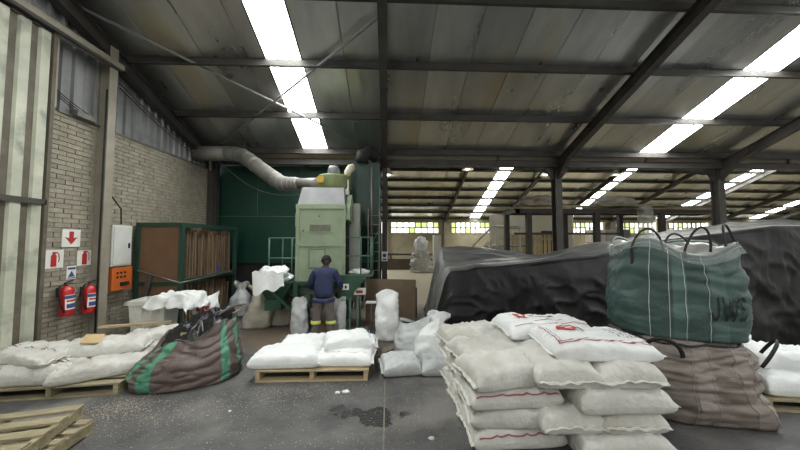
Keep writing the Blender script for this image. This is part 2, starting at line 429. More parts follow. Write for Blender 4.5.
# ---- back wall of the machine bay: green sheets
wb = empty('wall_back', (-2.7, 9.35, 0), kind='structure')
x = -5.3
while x < -.2:
    x1 = min(x+1.3, -.2)
    MB().box(x+.004, x1-.004, 9.33, 9.38, 1.2, 2.62).build('wall_panel', green_wall, wb)
    MB().box(x+.004, x1-.004, 9.325, 9.375, 2.63, 4.18).build('wall_panel', green_wall, wb)
    MB().box(x+.004, x1-.004, 9.38, 9.42, 0, 1.2).build('wall_panel', black_m, wb)
    x += 1.3
MB().box(-5.3, -.2, 9.42, 9.5, 4.1, 4.2).build('wall_rail', steel, wb)
# ---- far wall, windows
MBX = MB()
wf = empty('wall_far', (10, YF, 0), kind='structure')
MB().box(XL, XR, YF, YF+.25, 0, 2.5).build('plaster_lower', plaster, wf)
MB().box(XL, XR, YF, YF+.25, 3.55, 4.1).build('plaster_upper', plaster, wf)
MB().box(XL, XR, YF-.03, YF, 2.44, 2.52).build('sill', plaster, wf)
wn = 0
for i, x in enumerate(BX[:-1]):
    x0, x1 = x+.35, BX[i+1]-.5
    if i >= 2: x0, x1 = x+.6, BX[i+1]-1.0
    if x0 > XL: MB().box((BX[i-1]+5.2-.5) if i else XL, x0, YF, YF+.25, 2.5, 3.55).build('pier', plaster, wf)
    wn += 1
    wi = empty('window_%d' % wn, ((x0+x1)/2, YF+.1, 2.5), kind='structure')
    MB().box(x0, x1, YF+.06, YF+.14, 2.5, 2.56).box(x0, x1, YF+.06, YF+.14, 3.49, 3.55).box(x0, x0+.05, YF+.06, YF+.14, 2.5, 3.55).box(x1-.05, x1, YF+.06, YF+.14, 2.5, 3.55).build('window_frame', steel2, wi)
    n = 8; ww = (x1-x0)/n
    for j in range(n):
        for z0, z1 in ((2.56, 3.02), (3.05, 3.49)):
            if random.random() < .12: continue
            MB().box(x0+j*ww+.02, x0+(j+1)*ww-.02, YF+.09, YF+.1, z0, z1).build('pane', win_m2 if random.random() < .35 else win_m, wi)
    for j in range(1, n): MB().box(x0+j*ww-.05, x0+j*ww+.05, YF+.05, YF+.12, 2.5, 3.55).build('glazing_bar', steel2, wi)
    MB().box(x0, x1, YF+.05, YF+.12, 2.99, 3.08).build('glazing_bar', steel2, wi)
MB().box(BX[-1]-.5, XR, YF, YF+.25, 2.5, 3.55).build('pier', plaster, wf)
MB().box(XR, XR+.2, 12, YF+.3, 0, 7.8).build('wall_right', plaster, kind='structure')
wfr = empty('light_block_wall', (5, YB, 0), kind='structure')  # unseen wall added behind the camera to cut frontal light
for x0, x1 in ((XL-.3, .5), (7.0, XR)): MB().box(x0, x1, YB-.2, YB, 0, 4.4).build('block_part', plaster, wfr)
MB().box(XL-.3, XR, YB-.2, YB, 3.8, 4.75).build('block_top', plaster, wfr)
# low parapet with a pipe rail across the far aisle
lp = empty('low_wall', (1, 19.3, 0), kind='structure')
MB().box(XL, 3.6, 19.3, 19.5, 0, .62).build('plinth', M('plinth', (96,88,74), (120,110,94), 1, .9), lp)
MB().box(XL, 3.6, 19.28, 19.52, .62, .68).build('coping', steel, lp)
MB().tube([(XL, 19.3, .98), (3.6, 19.3, .98)], .06, 8).build('pipe_rail', steel, lp)
for x in (-2, .2, 2.4): MB().box(x-.04, x+.04, 19.26, 19.34, .68, .95).build('rail_post', steel, lp)
# ---------------------------------------------------------------- sacks
sack_m = M('woven_sack', (192,189,183), (212,210,204), 3, .55, bump=.6, bscale=22, rand=.04, c3=(180,175,165), s3=1.6, t3=.56)
sack_w = M('white_sack', (222,224,224), (238,239,238), 3, .5, bump=.5, bscale=18, rand=.03, c3=(206,206,200), s3=1.5, t3=.6)
sack_g = M('grey_sack', (176,178,178), (200,202,202), 3, .5, bump=.5, bscale=18, rand=.04, c3=(150,148,142), s3=1.5, t3=.56)
sack_d = M('dirty_sack', (150,142,128), (186,180,166), 3, .65, bump=.3, bscale=40, rand=.05, c3=(118,108,92), s3=1.5, t3=.56)
thread = M('stitching', (226,224,214), None, rough=.7)
red_m = M('red_print', (178,44,46), None, rough=.55)
red_line = M('red_line', (150,84,88), None, rough=.55)
ink_m = M('dark_print', (70,72,78), None, rough=.6)
blue_m = M('blue_print', (52,78,128), None, rough=.55)
paper_m = M('white_print', (232,230,224), None, rough=.6)
cloth_in = M('sack_inside', (120,112,98), (90,84,74), 4, .9)

def sack_fn(L, W, T, seed, wr=1.0, conc=.05, droop=0, twist=0):
    def f(u, v, side):
        au, av = abs(u), abs(v)
        pf = max(0, 1-au**5.5)**.34 * max(0, 1-av**4)**.36
        x = L/2*u*(1-conc*(1-av**2)*au**5)
        y = W/2*v*(1-conc*1.3*(1-au**2)*av**4)
        y *= 1+.03*nz((x*2, 0, 0), 1.5, seed)
        lo = nz((x, y, 0), 3.2, seed)*.09*T/.2*.28
        n1 = nz((x, y*1.0, .3), 7, seed)*.016*wr + nz((x*.6+y*.5, y-x*.4, .3), 19, seed)*.006*wr
        r = 1-abs(nz((x*1.0, y*2.2, .7), 6, seed+5)); n2 = (r**5)*.030*wr - .010*wr
        pleat = .008*wr*math.sin(v*16+seed+2*nz((y*4, x, 0), 1, seed))*au**5*(1-av**4)
        env = min(1, pf*1.6)
        if side > 0: z = T*(.36+.64*pf) + (lo+n1+n2)*env + pleat
        else: z = T*.36*(1-min(1, pf*1.25)**.7) + pleat*.4
        z -= droop*(au**2)
        z += twist*u*v
        return Vector((x, y, max(z, 0) if droop == 0 and side < 0 else z))
    return f
def tess(s): return math.sin(PI/2*s)
def sack_mb(fn, nu=30, nv=20):
    m = MB()
    m.grid(lambda a, b: fn(tess(2*a-1), tess(2*b-1), 1), nu, nv)
    m.grid(lambda a, b: fn(tess(2*a-1), tess(2*b-1), -1), nu, nv)
    return m
def decal(fn, quads, name, mat, parent, off=.007, side=1, tri=None):
    """flat print laid on the sack's own surface; quads: (u0,u1,v0,v1) ; tri: extra polys of (u,v)"""
    m = MB()
    def P(u, v):
        e = .01; p = fn(u, v, side); n = (fn(u+e, v, side)-p).cross(fn(u, v+e, side)-p)
        n = n.normalized() if n.length > 1e-9 else Vector((0,0,1))
        return p + n*off*(1 if side > 0 else -1)
    for u0, u1, v0, v1 in quads:
        nu = max(2, int(abs(u1-u0)*16)+1); nv_ = max(2, int(abs(v1-v0)*14)+1)
        m.grid(lambda a, b: P(lerp(u0, u1, a), lerp(v0, v1, b)), nu, nv_)
    if tri:
        for poly in tri:
            c = (sum(p[0] for p in poly)/len(poly), sum(p[1] for p in poly)/len(poly))
            vs = [P(*c)]+[P(lerp(c[0], p[0], .5), lerp(c[1], p[1], .5)) for p in poly]+[P(*p) for p in poly]
            n = len(poly)
            m.add(vs, [(0, 1+i, 1+(i+1)%n) for i in range(n)]+[(1+i, 1+n+i, 1+n+(i+1)%n, 1+(i+1)%n) for i in range(n)], smooth=True)
    return m.build(name, mat, parent, local=True)
def ell(cu, cv, ru, rv, n=20, rot=0):
    return [(cu+ru*math.cos(2*PI*k/n)*math.cos(rot)-rv*math.sin(2*PI*k/n)*math.sin(rot), cv+ru*math.cos(2*PI*k/n)*math.sin(rot)+rv*math.sin(2*PI*k/n)*math.cos(rot)) for k in range(n)]
def make_sack(loc, rz=0, L=.86, W=.52, T=.21, seed=1, label='', group=None, mat=None, rx=0, ry=0, hem=1, wr=1, line=False, droop=0, twist=0, conc=.05, red=None, res=(30,20)):
    fn = sack_fn(L, W, T, seed, wr, conc, droop, twist)
    o = bpy.data.objects.new('sack', sack_mb(fn, *res).mesh('sack', mat or sack_m)); col.objects.link(o)
    o.location = loc; o.rotation_euler = (rx, ry, rz)
    tag(o, label, 'sack', group)
    hs = (1, -1) if hem == 2 else (hem,) if hem else ()
    for s_ in hs:        # flat sewn end standing out from the rim, with its line of stitching
        def hf(a, b, s_=s_):
            v = (2*a-1)*.97; p = fn(s_*1.0, v, 1)
            return p+Vector((s_*.035*b, 0, .006*math.sin(v*9+seed)*b+ .012*b*math.sin(v*3+seed*2)))
        h = MB().grid(hf, 20, 3).build('sewn_end', mat or sack_m, o, local=True); solid(h, .006, 0)
        MB().tube([hf(i/18, .45)+Vector((0,0,.006)) for i in range(19)], .004, 4).build('stitching', thread, o, local=True)
    if line:
        e = .975 if line is True else line
        decal(fn, [(-.9,.9,-e,-e+.02)], 'printed_line', red_line, o, .008)
    return o, fn
def stack_print(o, fn, seed=0, flip=1):
    """red double border, red oval emblem with white strokes, dark headline bar, rows of small print"""
    f = flip
    B = [(-.86,.88,-.80*f,-.77*f),(-.86,.88,-.73*f,-.71*f),(.86,.88,-.78*f,.55*f),(-.86,-.84,-.78*f,.75*f),(-.80,-.79,-.72*f,.75*f)]
    decal(fn, B, 'printed_border', red_line, o)
    decal(fn, [], 'printed_emblem', red_m, o, .009, tri=[ell(-.38, .18*f, .22, .30, rot=-.35*f)])
    decal(fn, [(-.50,-.26,(.17)*f,(.24)*f),(-.46,-.30,.04*f,.08*f)], 'emblem_band', paper_m, o, .012)
    decal(fn, [], 'emblem_leaf', paper_m, o, .012, tri=[[(-.26,.02*f),(-.2,-.1*f),(-.16,.04*f),(-.2,.12*f)]])
    decal(fn, [(-.10,-.07,-.0*f,.55*f)], 'printed_headline', ink_m, o)
    rows_ = []
    for i in range(5):
        x = .42+.08*i
        v = -.5
        while v < .35:
            l = .05+.09*abs(nz((i, v*9, seed), 1)); rows_.append((x, x+.018, v*f, (v+l)*f)); v += l+.035
    for q in rows_: decal(fn, [q], 'small_print', ink_m, o)

# ---------------------------------------------------------------- ring bags (standing sacks, bulk bags)
def ring_fn(rings, seed=0, wr=.02, hs=8, vs_=3, creases=0):
    """rings: list of (t, cx, cy, z, rx, ry, power)"""
    ts = [r[0] for r in rings]
    def f(a, t):
        q = [interp(ts, [r[i] for r in rings], t) for i in range(1, 7)]
        th = 2*PI*a; c, s_ = math.cos(th), math.sin(th); p = q[5]
        k = (abs(c)**p+abs(s_)**p)**(-1/p)
        n = nz((c*1.2, s_*1.2, t*hs), 1.3, seed)*wr + nz((c*vs_*1.5, s_*vs_*1.5, t*hs*2), 1, seed+3)*wr*.6
        n += -wr*creases*(1-abs(nz((c*2, s_*2, t*hs*1.5), 1.5, seed+9)))**6
        return Vector((q[0]+c*k*(q[3]+n), q[1]+s_*k*(q[4]+n), q[2]+n*.3))
    return f
def ring_mb(fn, na=40, nt_=24, cap0=True, cap1=True, mf=None):
    m = MB(); m.grid(fn, na, nt_, wrapu=True)
    if mf:
        for k, f in enumerate(m.f):
            m.mi[k] = mf((k % na)/na, (k//na)/(nt_-1))
    b = len(m.v)
    if cap0:
        c = sum((m.v[i] for i in range(na)), Vector())/na; m.v.append(c)
        for i in range(na): m.f.append((i, len(m.v)-1, (i+1)%na)); m.mi.append(0); m.sm.append(True)
    if cap1:
        o_ = (nt_-1)*na; c = sum((m.v[o_+i] for i in range(na)), Vector())/na; m.v.append(c)
        for i in range(na): m.f.append((o_+i, o_+(i+1)%na, len(m.v)-1)); m.mi.append(0); m.sm.append(True)
    return m
def standing_sack(loc, w_, d_, h, seed, label, mat=None, rz=0, lean=(0,0), top='flat', group=None, red=False):
    lx, ly = lean
    if top == 'flat':
        R = [(0,0,0,0,w_*.40,d_*.40,3),(.04,0,0,.015,w_*.5,d_*.5,3),(.25,lx*.2,ly*.2,h*.25,w_*.53,d_*.52,2.8),(.55,lx*.5,ly*.5,h*.55,w_*.5,d_*.47,2.6),(.8,lx*.8,ly*.8,h*.8,w_*.49,d_*.34,2.4),(.92,lx*.95,ly*.95,h*.93,w_*.49,d_*.14,2.2),(1,lx,ly,h,w_*.5,d_*.03,2)]
    else:
        R = [(0,0,0,0,w_*.40,d_*.40,3),(.04,0,0,.015,w_*.5,d_*.5,3),(.3,lx*.2,ly*.2,h*.3,w_*.54,d_*.53,2.5),(.55,lx*.5,ly*.5,h*.55,w_*.47,d_*.45,2.3),(.72,lx*.8,ly*.8,h*.72,w_*.27,d_*.26,2),(.82,lx*.9,ly*.9,h*.80,w_*.22,d_*.16,2),(1,lx,ly,h,w_*.36,d_*.14,2)]
    fn = ring_fn(R, seed, .03, 4, 2, .6)
    def fz(a, t):
        p = fn(a, t)
        if t > .9: p.z += .05*math.cos(4*PI*a+seed)*(t-.9)/.1*(1 if top == 'flat' else .8)
        p.z = max(p.z, 0) if lean == (0,0) else p.z
        return p
    o = bpy.data.objects.new('standing_sack', ring_mb(fz, 36, 24, cap1=False).mesh('standing_sack', mat or sack_w)); col.objects.link(o)
    o.location = loc; o.rotation_euler = (0,0,rz); tag(o, label, 'sack', group)
    m = MB(); m.grid(lambda a, b: fz(a, 1-.0*b)+Vector((0,0,-.05*b+.003)) if b < .5 else fz(a, 1)*1.0+Vector((0,0,-.05)), 36, 2, wrapu=True)
    m.build('folded_rim', mat or sack_w, o, local=True)
    if red:
        MB().grid(lambda a, b: fz(lerp(.66,.84,a), lerp(.62,.74,b))*1.0+Vector((0,-.012,0)), 10, 4).build('printed_label', red_m, o, local=True)
    return o

# ---------------------------------------------------------------- pallets
def pallet(loc, w_, d_, rz, label, group=None, mat=None, nslat=7, h=.14, name='pallet', seed=0, dirx=True):
    """stringer pallet; deck boards run along x when dirx"""
    mat = mat or wood; random.seed(seed+50)
    r = empty(name, loc, rz, label, 'pallet', group)
    L_, D_ = (w_, d_) if dirx else (d_, w_)
    R = Matrix.Identity(3) if dirx else Matrix.Rotation(PI/2, 3, 'Z')
    def P(nm, x0, x1, y0, y1, z0, z1, jig=.0):
        m = MB().box(x0, x1, y0, y1, z0, z1); a = random.uniform(-jig, jig)
        Rr = R @ Matrix.Rotation(a, 3, 'Z'); m.v = [Rr @ v for v in m.v]
        o = m.build(nm, mat, r, local=True); return o
    bw = D_/nslat*(.60 if mat is wood_old else .72)
    for i in range(nslat):
        y = -D_/2+bw/2+(D_-bw)*i/(nslat-1); e = random.uniform(-.015,.015)
        P('deck_board', -L_/2+e, L_/2+e, y-bw/2, y+bw/2, h-.02, h, .012)
    for i in range(3):
        x = -L_/2+.03+(L_-.06)*i/2
        P('stringer', x-.028, x+.028, -D_/2+.005, D_/2-.005, .02, h-.021)
    for i in range(3):
        y = -D_/2+bw/2+(D_-bw)*i/2; P('bottom_board', -L_/2, L_/2, y-bw/2, y+bw/2, 0, .018, .006)
    return r

# ======================= stack of sacks, front right
G = 'white sacks in the big stack at front right'
pallet((1.64, 3.5, 0), 1.6, 1.4, 0, 'wooden pallet under the big stack of white sacks', nslat=8, h=.05, seed=1) if False else None
lay = ['lowest layer', 'second layer up', 'third layer up', 'top layer']
rowsn = ['front', 'middle', 'back']
for k in range(4):
    for j, y in enumerate((3.06, 3.56, 4.06)):
        sd = 10+k*3+j; random.seed(sd)
        dx = [.0, .02, -.03, -.05][k]+random.uniform(-.02,.02); rz_ = random.uniform(-.08,.08)+[.04,-.10,.06,.15][k]
        zz = k*.183
        lb = 'white sack in left column of big stack, %s, %s row' % (lay[k], rowsn[j])
        o, fn = make_sack((1.19+dx, y-.06-k*.01, zz), rz_, .86, .54, .215, sd, lb, G, line=(k in (0, 2) and j == 0), hem=-1, wr=1.2)
for k in range(4):
    z = k*.193
    if k % 2 == 0:
        for j, y in enumerate((2.82, 3.34, 3.86)):
            sd = 40+k*3+j; random.seed(sd)
            lb = 'lengthwise white sack at right of big stack, %s, %s row' % (['bottom layer', '', 'third layer up'][k], rowsn[j])
            make_sack((2.05+random.uniform(-.02,.02), y, z), random.uniform(-.05,.05)+PI, .84, .55, .225, sd, lb, G, hem=-1, wr=1.2)
    else:
        for j, (x, y) in enumerate(((1.62, 3.0), (2.16, 2.98), (1.64, 3.77), (2.17, 3.77))):
            sd = 60+k*4+j; random.seed(sd)
            lb = 'end-on white sack in big stack, %s, %s' % ({1:'second layer up', 3:'fourth layer up'}[k], ['centre front', 'right front', 'centre back', 'right back'][j])
            make_sack((x, y, z), -PI/2+random.uniform(-.06,.06), .78, .58, .225, sd, lb, G, hem=1, wr=1.1)
# printed sacks on the very top
o, fn = make_sack((2.03, 3.02, .775), -.08, .96, .66, .2, 91, 'printed white sack with red border and oval emblem on top of the big stack', G, hem=2, wr=.55, mat=sack_w, res=(80,56))
stack_print(o, fn)
MB().lathe([(.035,0),(.045,.05),(.04,.06)], (.47,.0,.09), 12, 'x').build('rolled_corner', cloth_in, o, local=True)
o, fn = make_sack((1.86, 3.64, .765), .03, 1.0, .6, .2, 92, 'printed white sack lying behind the emblem sack on the big stack', G, hem=2, wr=.6, mat=sack_w, res=(80,56))
decal(fn, [(-.62,-.36,-.25,.35)], 'printed_block', red_m, o)
decal(fn, [(-.57,-.41,-.1,.0),(-.57,-.41,.08,.16)], 'block_lettering', paper_m, o, .011)
decal(fn, [(-.3,.4,-.5,-.46),(-.2,.2,.3,.34),(-.86,.88,-.80,-.77),(.86,.88,-.78,.5)], 'printed_border', red_line, o)
decal(fn, [(-.28,.3,.0,.04)], 'small_print', ink_m, o); decal(fn, [(-.2,.36,.12,.16)], 'small_print', ink_m, o)

# ======================= central pallet with five sacks
pl = pallet((-1.02, 4.72, 0), 1.5, 1.1, 0, 'pale wooden pallet holding five white sacks in the centre', nslat=6, h=.15, seed=2)
G = 'white sacks on the centre pallet'
make_sack((-1.42, 4.46, .15), .02, .95, .56, .21, 101, 'white sack at the front left of the centre pallet', G, sack_w, hem=1)
make_sack((-.62, 4.5, .15), -.04, .82, .56, .17, 102, 'white sack with faint red line at the front right of the centre pallet', G, sack_w, hem=1, line=.6)
make_sack((-1.35, 5.02, .15), .06, .72, .52, .18, 103, 'white sack at the back left of the centre pallet', G, sack_w, hem=-1)
make_sack((-.5, 5.05, .15), .05, .62, .5, .17, 104, 'white sack at the back right of the centre pallet', G, sack_w)
make_sack((-.62, 4.68, .30), .22, .70, .50, .19, 105, 'white sack lying on top of the right pair on the centre pallet', G, sack_w, hem=1)
bx = MB().box(-.16,.16,-.18,.18,0,.1).thing('carton_sheet', M('cardboard', (186,160,116), (202,178,136), 4, .85), (-.98, 4.98, .15), 'brown cardboard piece between the sacks on the centre pallet', 'cardboard', world=False)

# ======================= left pallet with grain sacks
pallet((-4.12, 4.42, 0), 1.5, 1.15, .1, 'wooden pallet under the pile of dirty white sacks by the left wall', nslat=6, h=.14, seed=3, mat=wood_old)
G = 'white sacks piled on the left pallet'
pile = [((-4.42, 4.12, .14), .10, .95, .6, .22, 'white sack with thin printed lines, frontmost at left of the left pile', 1),
        ((-3.75, 4.25, .14), .55, 1.0, .55, .2, 'plain white sack at the front right corner of the left pile', 0),
        ((-4.5, 4.8, .14), -.1, .95, .55, .22, 'white sack at the back left of the left pile against the wall', 0),
        ((-3.68, 4.86, .14), .4, .9, .55, .22, 'white sack at the back right of the left pile nearest the brown bulk bag', 0),
        ((-4.62, 4.2, .33), -.15, .95, .55, .17, 'flattened white sack with double printed lines on the upper left of the left pile', 1),
        ((-3.95, 4.5, .33), .35, .95, .52, .17, 'creased white sack with small red marks on top of the left pile', 2),
        ((-3.62, 4.98, .34), .3, .8, .45, .15, 'white sack on top at the back right of the left pile', 0)]
for i, (loc, rz_, L_, W_, T_, lb, pr) in enumerate(pile):
    o, fn = make_sack(loc, rz_, L_, W_, T_, 120+i, lb, G, sack_m, wr=1.7, hem=2 if pr else 1)
    if pr == 1: decal(fn, [(-.9,.9,-.3,-.27),(-.9,.9,-.22,-.2),(-.62,-.6,-.9,.8),(-.55,-.53,-.9,.8)], 'printed_line', M('brown_line%d' % i, (110,78,74), None, rough=.6), o)
    if pr == 2: decal(fn, [(-.68,-.56,.35,.6),(-.5,-.38,-.55,-.4)], 'red_mark', red_m, o)
MB().box(-.1,.1,-.08,.08,0,.02).thing('cardboard_scrap', MATS['cardboard'], (-4.02, 4.33, .545), 'small brown cardboard scrap lying on the pile of sacks at left', 'cardboard', world=False, rz=.4).rotation_euler = (.5,.1,.4)
# boards leaning behind the pile
MB().box(-.5,.5,-.05,.05,0,.03).thing('plank', wood, (-4.3, 5.40, .44), 'short pale plank lying behind the left pile of sacks', 'plank', world=False, rz=.3)
MB().box(-.45,.45,-.12,.12,0,.2).thing('wooden_crate', wood_old, (-4.45, 5.35, .0), 'low dark wooden crate behind the left pile of sacks', 'crate', world=False, rz=.2)
# ======================= two empty pallets at bottom left
pallet((-3.46, 2.66, 0), 1.2, .95, .08, 'weathered grey pallet lying flat in the bottom left corner, lower of two', 'empty pallets in the bottom left corner', wood_old, 7, .13, seed=4)
pallet((-3.50, 2.66, .132), 1.15, .88, .24, 'weathered pale pallet lying askew on the lower one in the bottom left corner', 'empty pallets in the bottom left corner', wood_old, 5, .12, seed=5)

# ======================= sacks on the floor in the middle right
G = 'grey white sacks on the floor beside the tarpaulin'
make_sack((.18, 4.5, 0), .12, .54, .54, .19, 131, 'grey white sack lying flat on the floor, left of the pair beside the black tarpaulin', G, sack_g, hem=-1)
make_sack((.76, 4.46, 0), -.05, .56, .50, .17, 132, 'grey white sack lying flat on the floor between its twin and the big stack', G, sack_g, wr=1.8, hem=-1)
standing_sack((.42, 5.3, 0), .62, .5, .48, 133, 'pale grey slumped sack on the floor behind the flat pair', sack_g, rz=.2, lean=(.1,.1), top='flat', group=G)
standing_sack((.66, 4.98, 0), .5, .34, .70, 134, 'open white sack with raised collar leaning on the tarpaulin', sack_w, rz=-.3, lean=(.16,.05), top='tied')
standing_sack((-.01, 5.86, 0), .44, .34, .90, 135, 'full white sack standing upright in front of the brown board', sack_w)
# ======================= right pallet
pallet((4.9, 3.72, 0), 1.2, 1.1, -.15, 'wooden pallet under white sacks at the right edge', nslat=6, h=.13, seed=6, mat=wood_old)
G = 'white sacks on the pallet at the right edge'
make_sack((4.78, 3.5, .13), -.15, .95, .6, .24, 141, 'white sack on the right edge pallet, bottom front', G, sack_w)
make_sack((4.9, 4.05, .13), -.1, .95, .6, .24, 142, 'white sack on the right edge pallet, bottom back', G, sack_w)
make_sack((4.78, 3.62, .35), -.35, .9, .52, .22, 143, 'white sack on the right edge pallet, upper front', G, sack_w, wr=1.8)
standing_sack((4.72, 4.1, .36), .5, .34, .52, 144, 'crumpled open white sack standing at the back of the right edge pallet', sack_w, top='tied', lean=(.1,0), group=G)
# ======================= tarpaulin-covered heap
tarp_m = M('black_tarp', (13,13,14), (20,20,21), 1.6, .42, bump=.3, bscale=10, stretch=(1.6,1,1), c3=(40,40,40), s3=.9, t3=.57, spec=.3, rough2=.5)
fx = [1.0, 1.25, 1.6, 2.1, 2.6, 3.4, 3.9, 5.2, 6.3, 7.4, 11.5]
fz_ = [1.2, 1.28, 1.38, 1.41, 1.46, 1.56, 1.60, 1.90, 2.02, 2.16, 2.1]
bx = [1.2, 2.2, 3.45, 4.4, 5.4, 6.6, 8.5, 10, 11.5]
bz = [1.72, 1.73, 1.55, 1.50, 1.77, 2.06, 2.30, 2.42, 2.4]
TX0, TX1 = .95, 11.4
# cross-section as (across, height): front foot, front face, shoulder, rise, rear ridge, back face, back foot
def tarp(a, b):
    x = lerp(TX0, TX1, a)
    e0 = sm(0, .045, a); e1 = 1-sm(.97, 1, a)
    f = interp(fx, fz_, x); r = max(interp(bx, bz, x), f*.97)
    yf, ys, yr, yb = 5.12, 5.42, 7.3, 8.5
    n = nz((x*.5, b*6, 0), 1.6, 3)
    fl = nz((x*1.9+b*4.5, b*2, 0), 1.1, 5); fl2 = (1-abs(nz((x*1.2+b*3.4, b*2.2-x*.3, 2), 1.3, 8)))**4
    if b < .42:
        t = b/.42; y = lerp(yf, ys, t**1.5); z = f*t
        y -= .05*fl*(1-t*.5) + .05*fl2*(1-.5*t)-.03 + .008*nz((x*4+t*4, t*2, 1), 1, 4) + .03*(1-abs(nz((x*3.2-t*3.0, t*1.2+x*.9, 7), 1.2, 14)))**8*math.sin(PI*min(1,t*1.1)) + .05*(1-abs(nz((x*2.2+t*2.6, t*3.4-x*.5, 3), 1.5, 11)))**6*math.sin(PI*min(1,t*1.1))
        x += .06*nz((x, t*3, 5), 1, 9)*math.sin(PI*t)
    elif b < .5:
        t = (b-.42)/.08; y = lerp(ys, ys+.35, t); z = f+(r-f)*.18*t+.03*math.sin(PI*t)
    elif b < .78:
        t = (b-.5)/.28; y = lerp(ys+.35, yr, t); z = lerp(f+(r-f)*.18, r, t**.8) - .10*math.sin(PI*t)
        z += .05*nz((x*1.2, t*5+x*.4, 0), 1.4, 6)+.05*(1-abs(nz((x*.7, t*6, 1), 1.2, 7)))**4-.02
    else:
        t = (b-.78)/.22; y = lerp(yr, yb, t**.7); z = r*(1-t**1.6)
    # left end closes down to the floor; leans inwards at the top
    h = z
    if a < .045:
        k = a/.045; z = h*sm(0, 1, k)**.6 if k > 0 else 0
        x = .72+.42*k + .05*nz((y*2, k*2, 0), 1.5, 2) - .02*(y-5)*0
        x += .26*sm(.0, 1, (y-5.1)/3.4)
        y = lerp(y, y+.0, k)
    else:
        x += .26*sm(0, 1, (y-5.1)/3.4)*(1-sm(.045, .25, a))
    if a > .97: z = h*(1-((a-.97)/.03)**2)
    return Vector((x, y, max(z, 0)))
dusty_lit = M('dusty_lit_tarp', (62,62,61), (122,122,119), 2.2, .5, bump=.3, bscale=10, stretch=(.35,1.6,1), spec=.4, detail=8)  # pale top tone: dust plus overhead light painted into the colour
T = MB().grid(tarp, 260, 110)
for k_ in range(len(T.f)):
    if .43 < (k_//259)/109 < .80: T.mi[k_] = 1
T.thing('tarpaulin_covered_heap', [tarp_m, dusty_lit], (5, 6.8, 0), 'long heap covered by a creased black plastic tarpaulin behind the stacks', 'tarpaulin')

# ======================= two bulk bags, front right
green_f = M('green_bulk_fabric', (56,78,75), (70,92,88), 2.5, .55, bump=.3, bscale=30, c3=(50,70,68), s3=1.5, t3=.55)
green_b = M('green_bulk_band', (70,94,90), (82,106,102), 3, .5, bump=.2, bscale=30)
brown_f = M('brown_bulk_fabric', (118,108,101), (138,127,119), 2.2, .5, bump=.35, bscale=26, c3=(98,88,82), s3=1.2, t3=.54, stretch=(1,1,3))
brown_b = M('brown_bulk_band', (128,118,112), (142,132,126), 3, .5, bump=.2)
strap_m = M('black_webbing', (24,24,26), (34,34,36), 20, .6)
film = M('clear_film', (200,206,206), (216,220,220), 3, .22, bump=.4, bscale=14)
def clear(m, a):
    m.node_tree.nodes['Principled BSDF'].inputs['Alpha'].default_value = a; return m
clear(film, .25)
cx, cy = 3.40, 3.62
R = [(0,0,0,0,.42,.42,3),(.05,0,0,.02,.56,.54,3),(.2,.02,-.02,.2,.63,.58,3),(.45,0,0,.45,.61,.58,3),(.7,0,0,.68,.58,.56,3.4),(.85,0,.02,.80,.55,.53,3.6),(1,0,.02,.86,.46,.45,3.6)]
fb = ring_fn(R, 21, .03, 5, 1, 1.2)
def fbb(a, t):
    p = fb(a, t); th = 2*PI*a
    k = math.exp(-((a-.83)/.055)**2)*(1-sm(0,.45,t))     # corner flares out at the bottom right
    p.x += .20*k; p.y -= .06*k
    if t > .08: p += Vector((math.cos(th), math.sin(th), 0))*.008*math.sin(t*62+5*nz((math.cos(th)*2, math.sin(th)*2, t*2), 1, 2))*math.exp(-((t-.45)/.3)**2)
    return p
br = bpy.data.objects.new('bulk_bag', ring_mb(fbb, 96, 56, mf=lambda a, t: 1 if (.69 < a < .735 or .80 < a < .835 or .16 < a < .2 or .30 < a < .34) else 0).mesh('bulk_bag', [brown_f, brown_b])); col.objects.link(br)
br.scale = (1,1,.95); br.location = (cx, cy-.10, 0); br.rotation_euler = (0,0,-.12); tag(br, 'full grey brown bulk bag on the floor under the green bulk bag', 'bulk bag', 'bulk bags stacked at front right')
def seam(fn, pts, name, mat, parent, r=.004, off=.006, n=4):
    vs = []
    for a, t in pts:
        p = fn(a, t); q = fn(a+.004, t)-p; s_ = fn(a, min(t+.01,1))-fn(a, max(t-.01, 0)); nn = q.cross(s_)
        nn = nn.normalized() if nn.length > 1e-9 else Vector((0,0,1))
        vs.append(p+nn*off)
    return MB().tube(vs, r, n).build(name, mat, parent, local=True)
for a in (.69, .735, .80, .835): seam(fbb, [(a, .05+.9*i/24) for i in range(25)], 'edge_stitching', M('brown_thread%d' % int(a*1000), (150,140,130), None), br)
seam(fbb, [(i/60, .93+.012*math.sin(i)) for i in range(61)], 'rim_hem', strap_m, br, r=.012, off=.01)
def loop(pts, name, mat, parent, w_=.04, local=True):
    """flat webbing band through the points"""
    pts = [Vector(p) for p in pts]; m = MB(); N = len(pts); vs = []
    for i, p in enumerate(pts):
        d = (pts[min(i+1,N-1)]-pts[max(i-1,0)]).normalized(); s_ = d.cross(Vector((.35,1,0)).normalized())
        s_ = s_.normalized() if s_.length > .1 else Vector((0,0,1))
        vs += [p-s_*w_/2, p+s_*w_/2]
    m.add(vs, [(2*i, 2*i+1, 2*i+3, 2*i+2) for i in range(N-1)], smooth=True)
    o = m.build(name, mat, parent, local=local); solid(o, .007, 0); return o
def arch(p, q, h, lean=(0,0), n=18, sq=1):
    p, q = Vector(p), Vector(q)
    return [p.lerp(q, .5-.5*math.cos(PI*i/n))+Vector((lean[0], lean[1], h))*math.sin(PI*i/n)**sq for i in range(n+1)]
loop(arch((.40,-.56,.66), (.60,-.36,.74), .22, (.10,-.06)), 'lifting_loop', strap_m, br, .032)
loop(arch((-.60,-.40,.74), (-.34,-.57,.74), .2, (-.06,-.1)), 'lifting_loop', strap_m, br, .04)
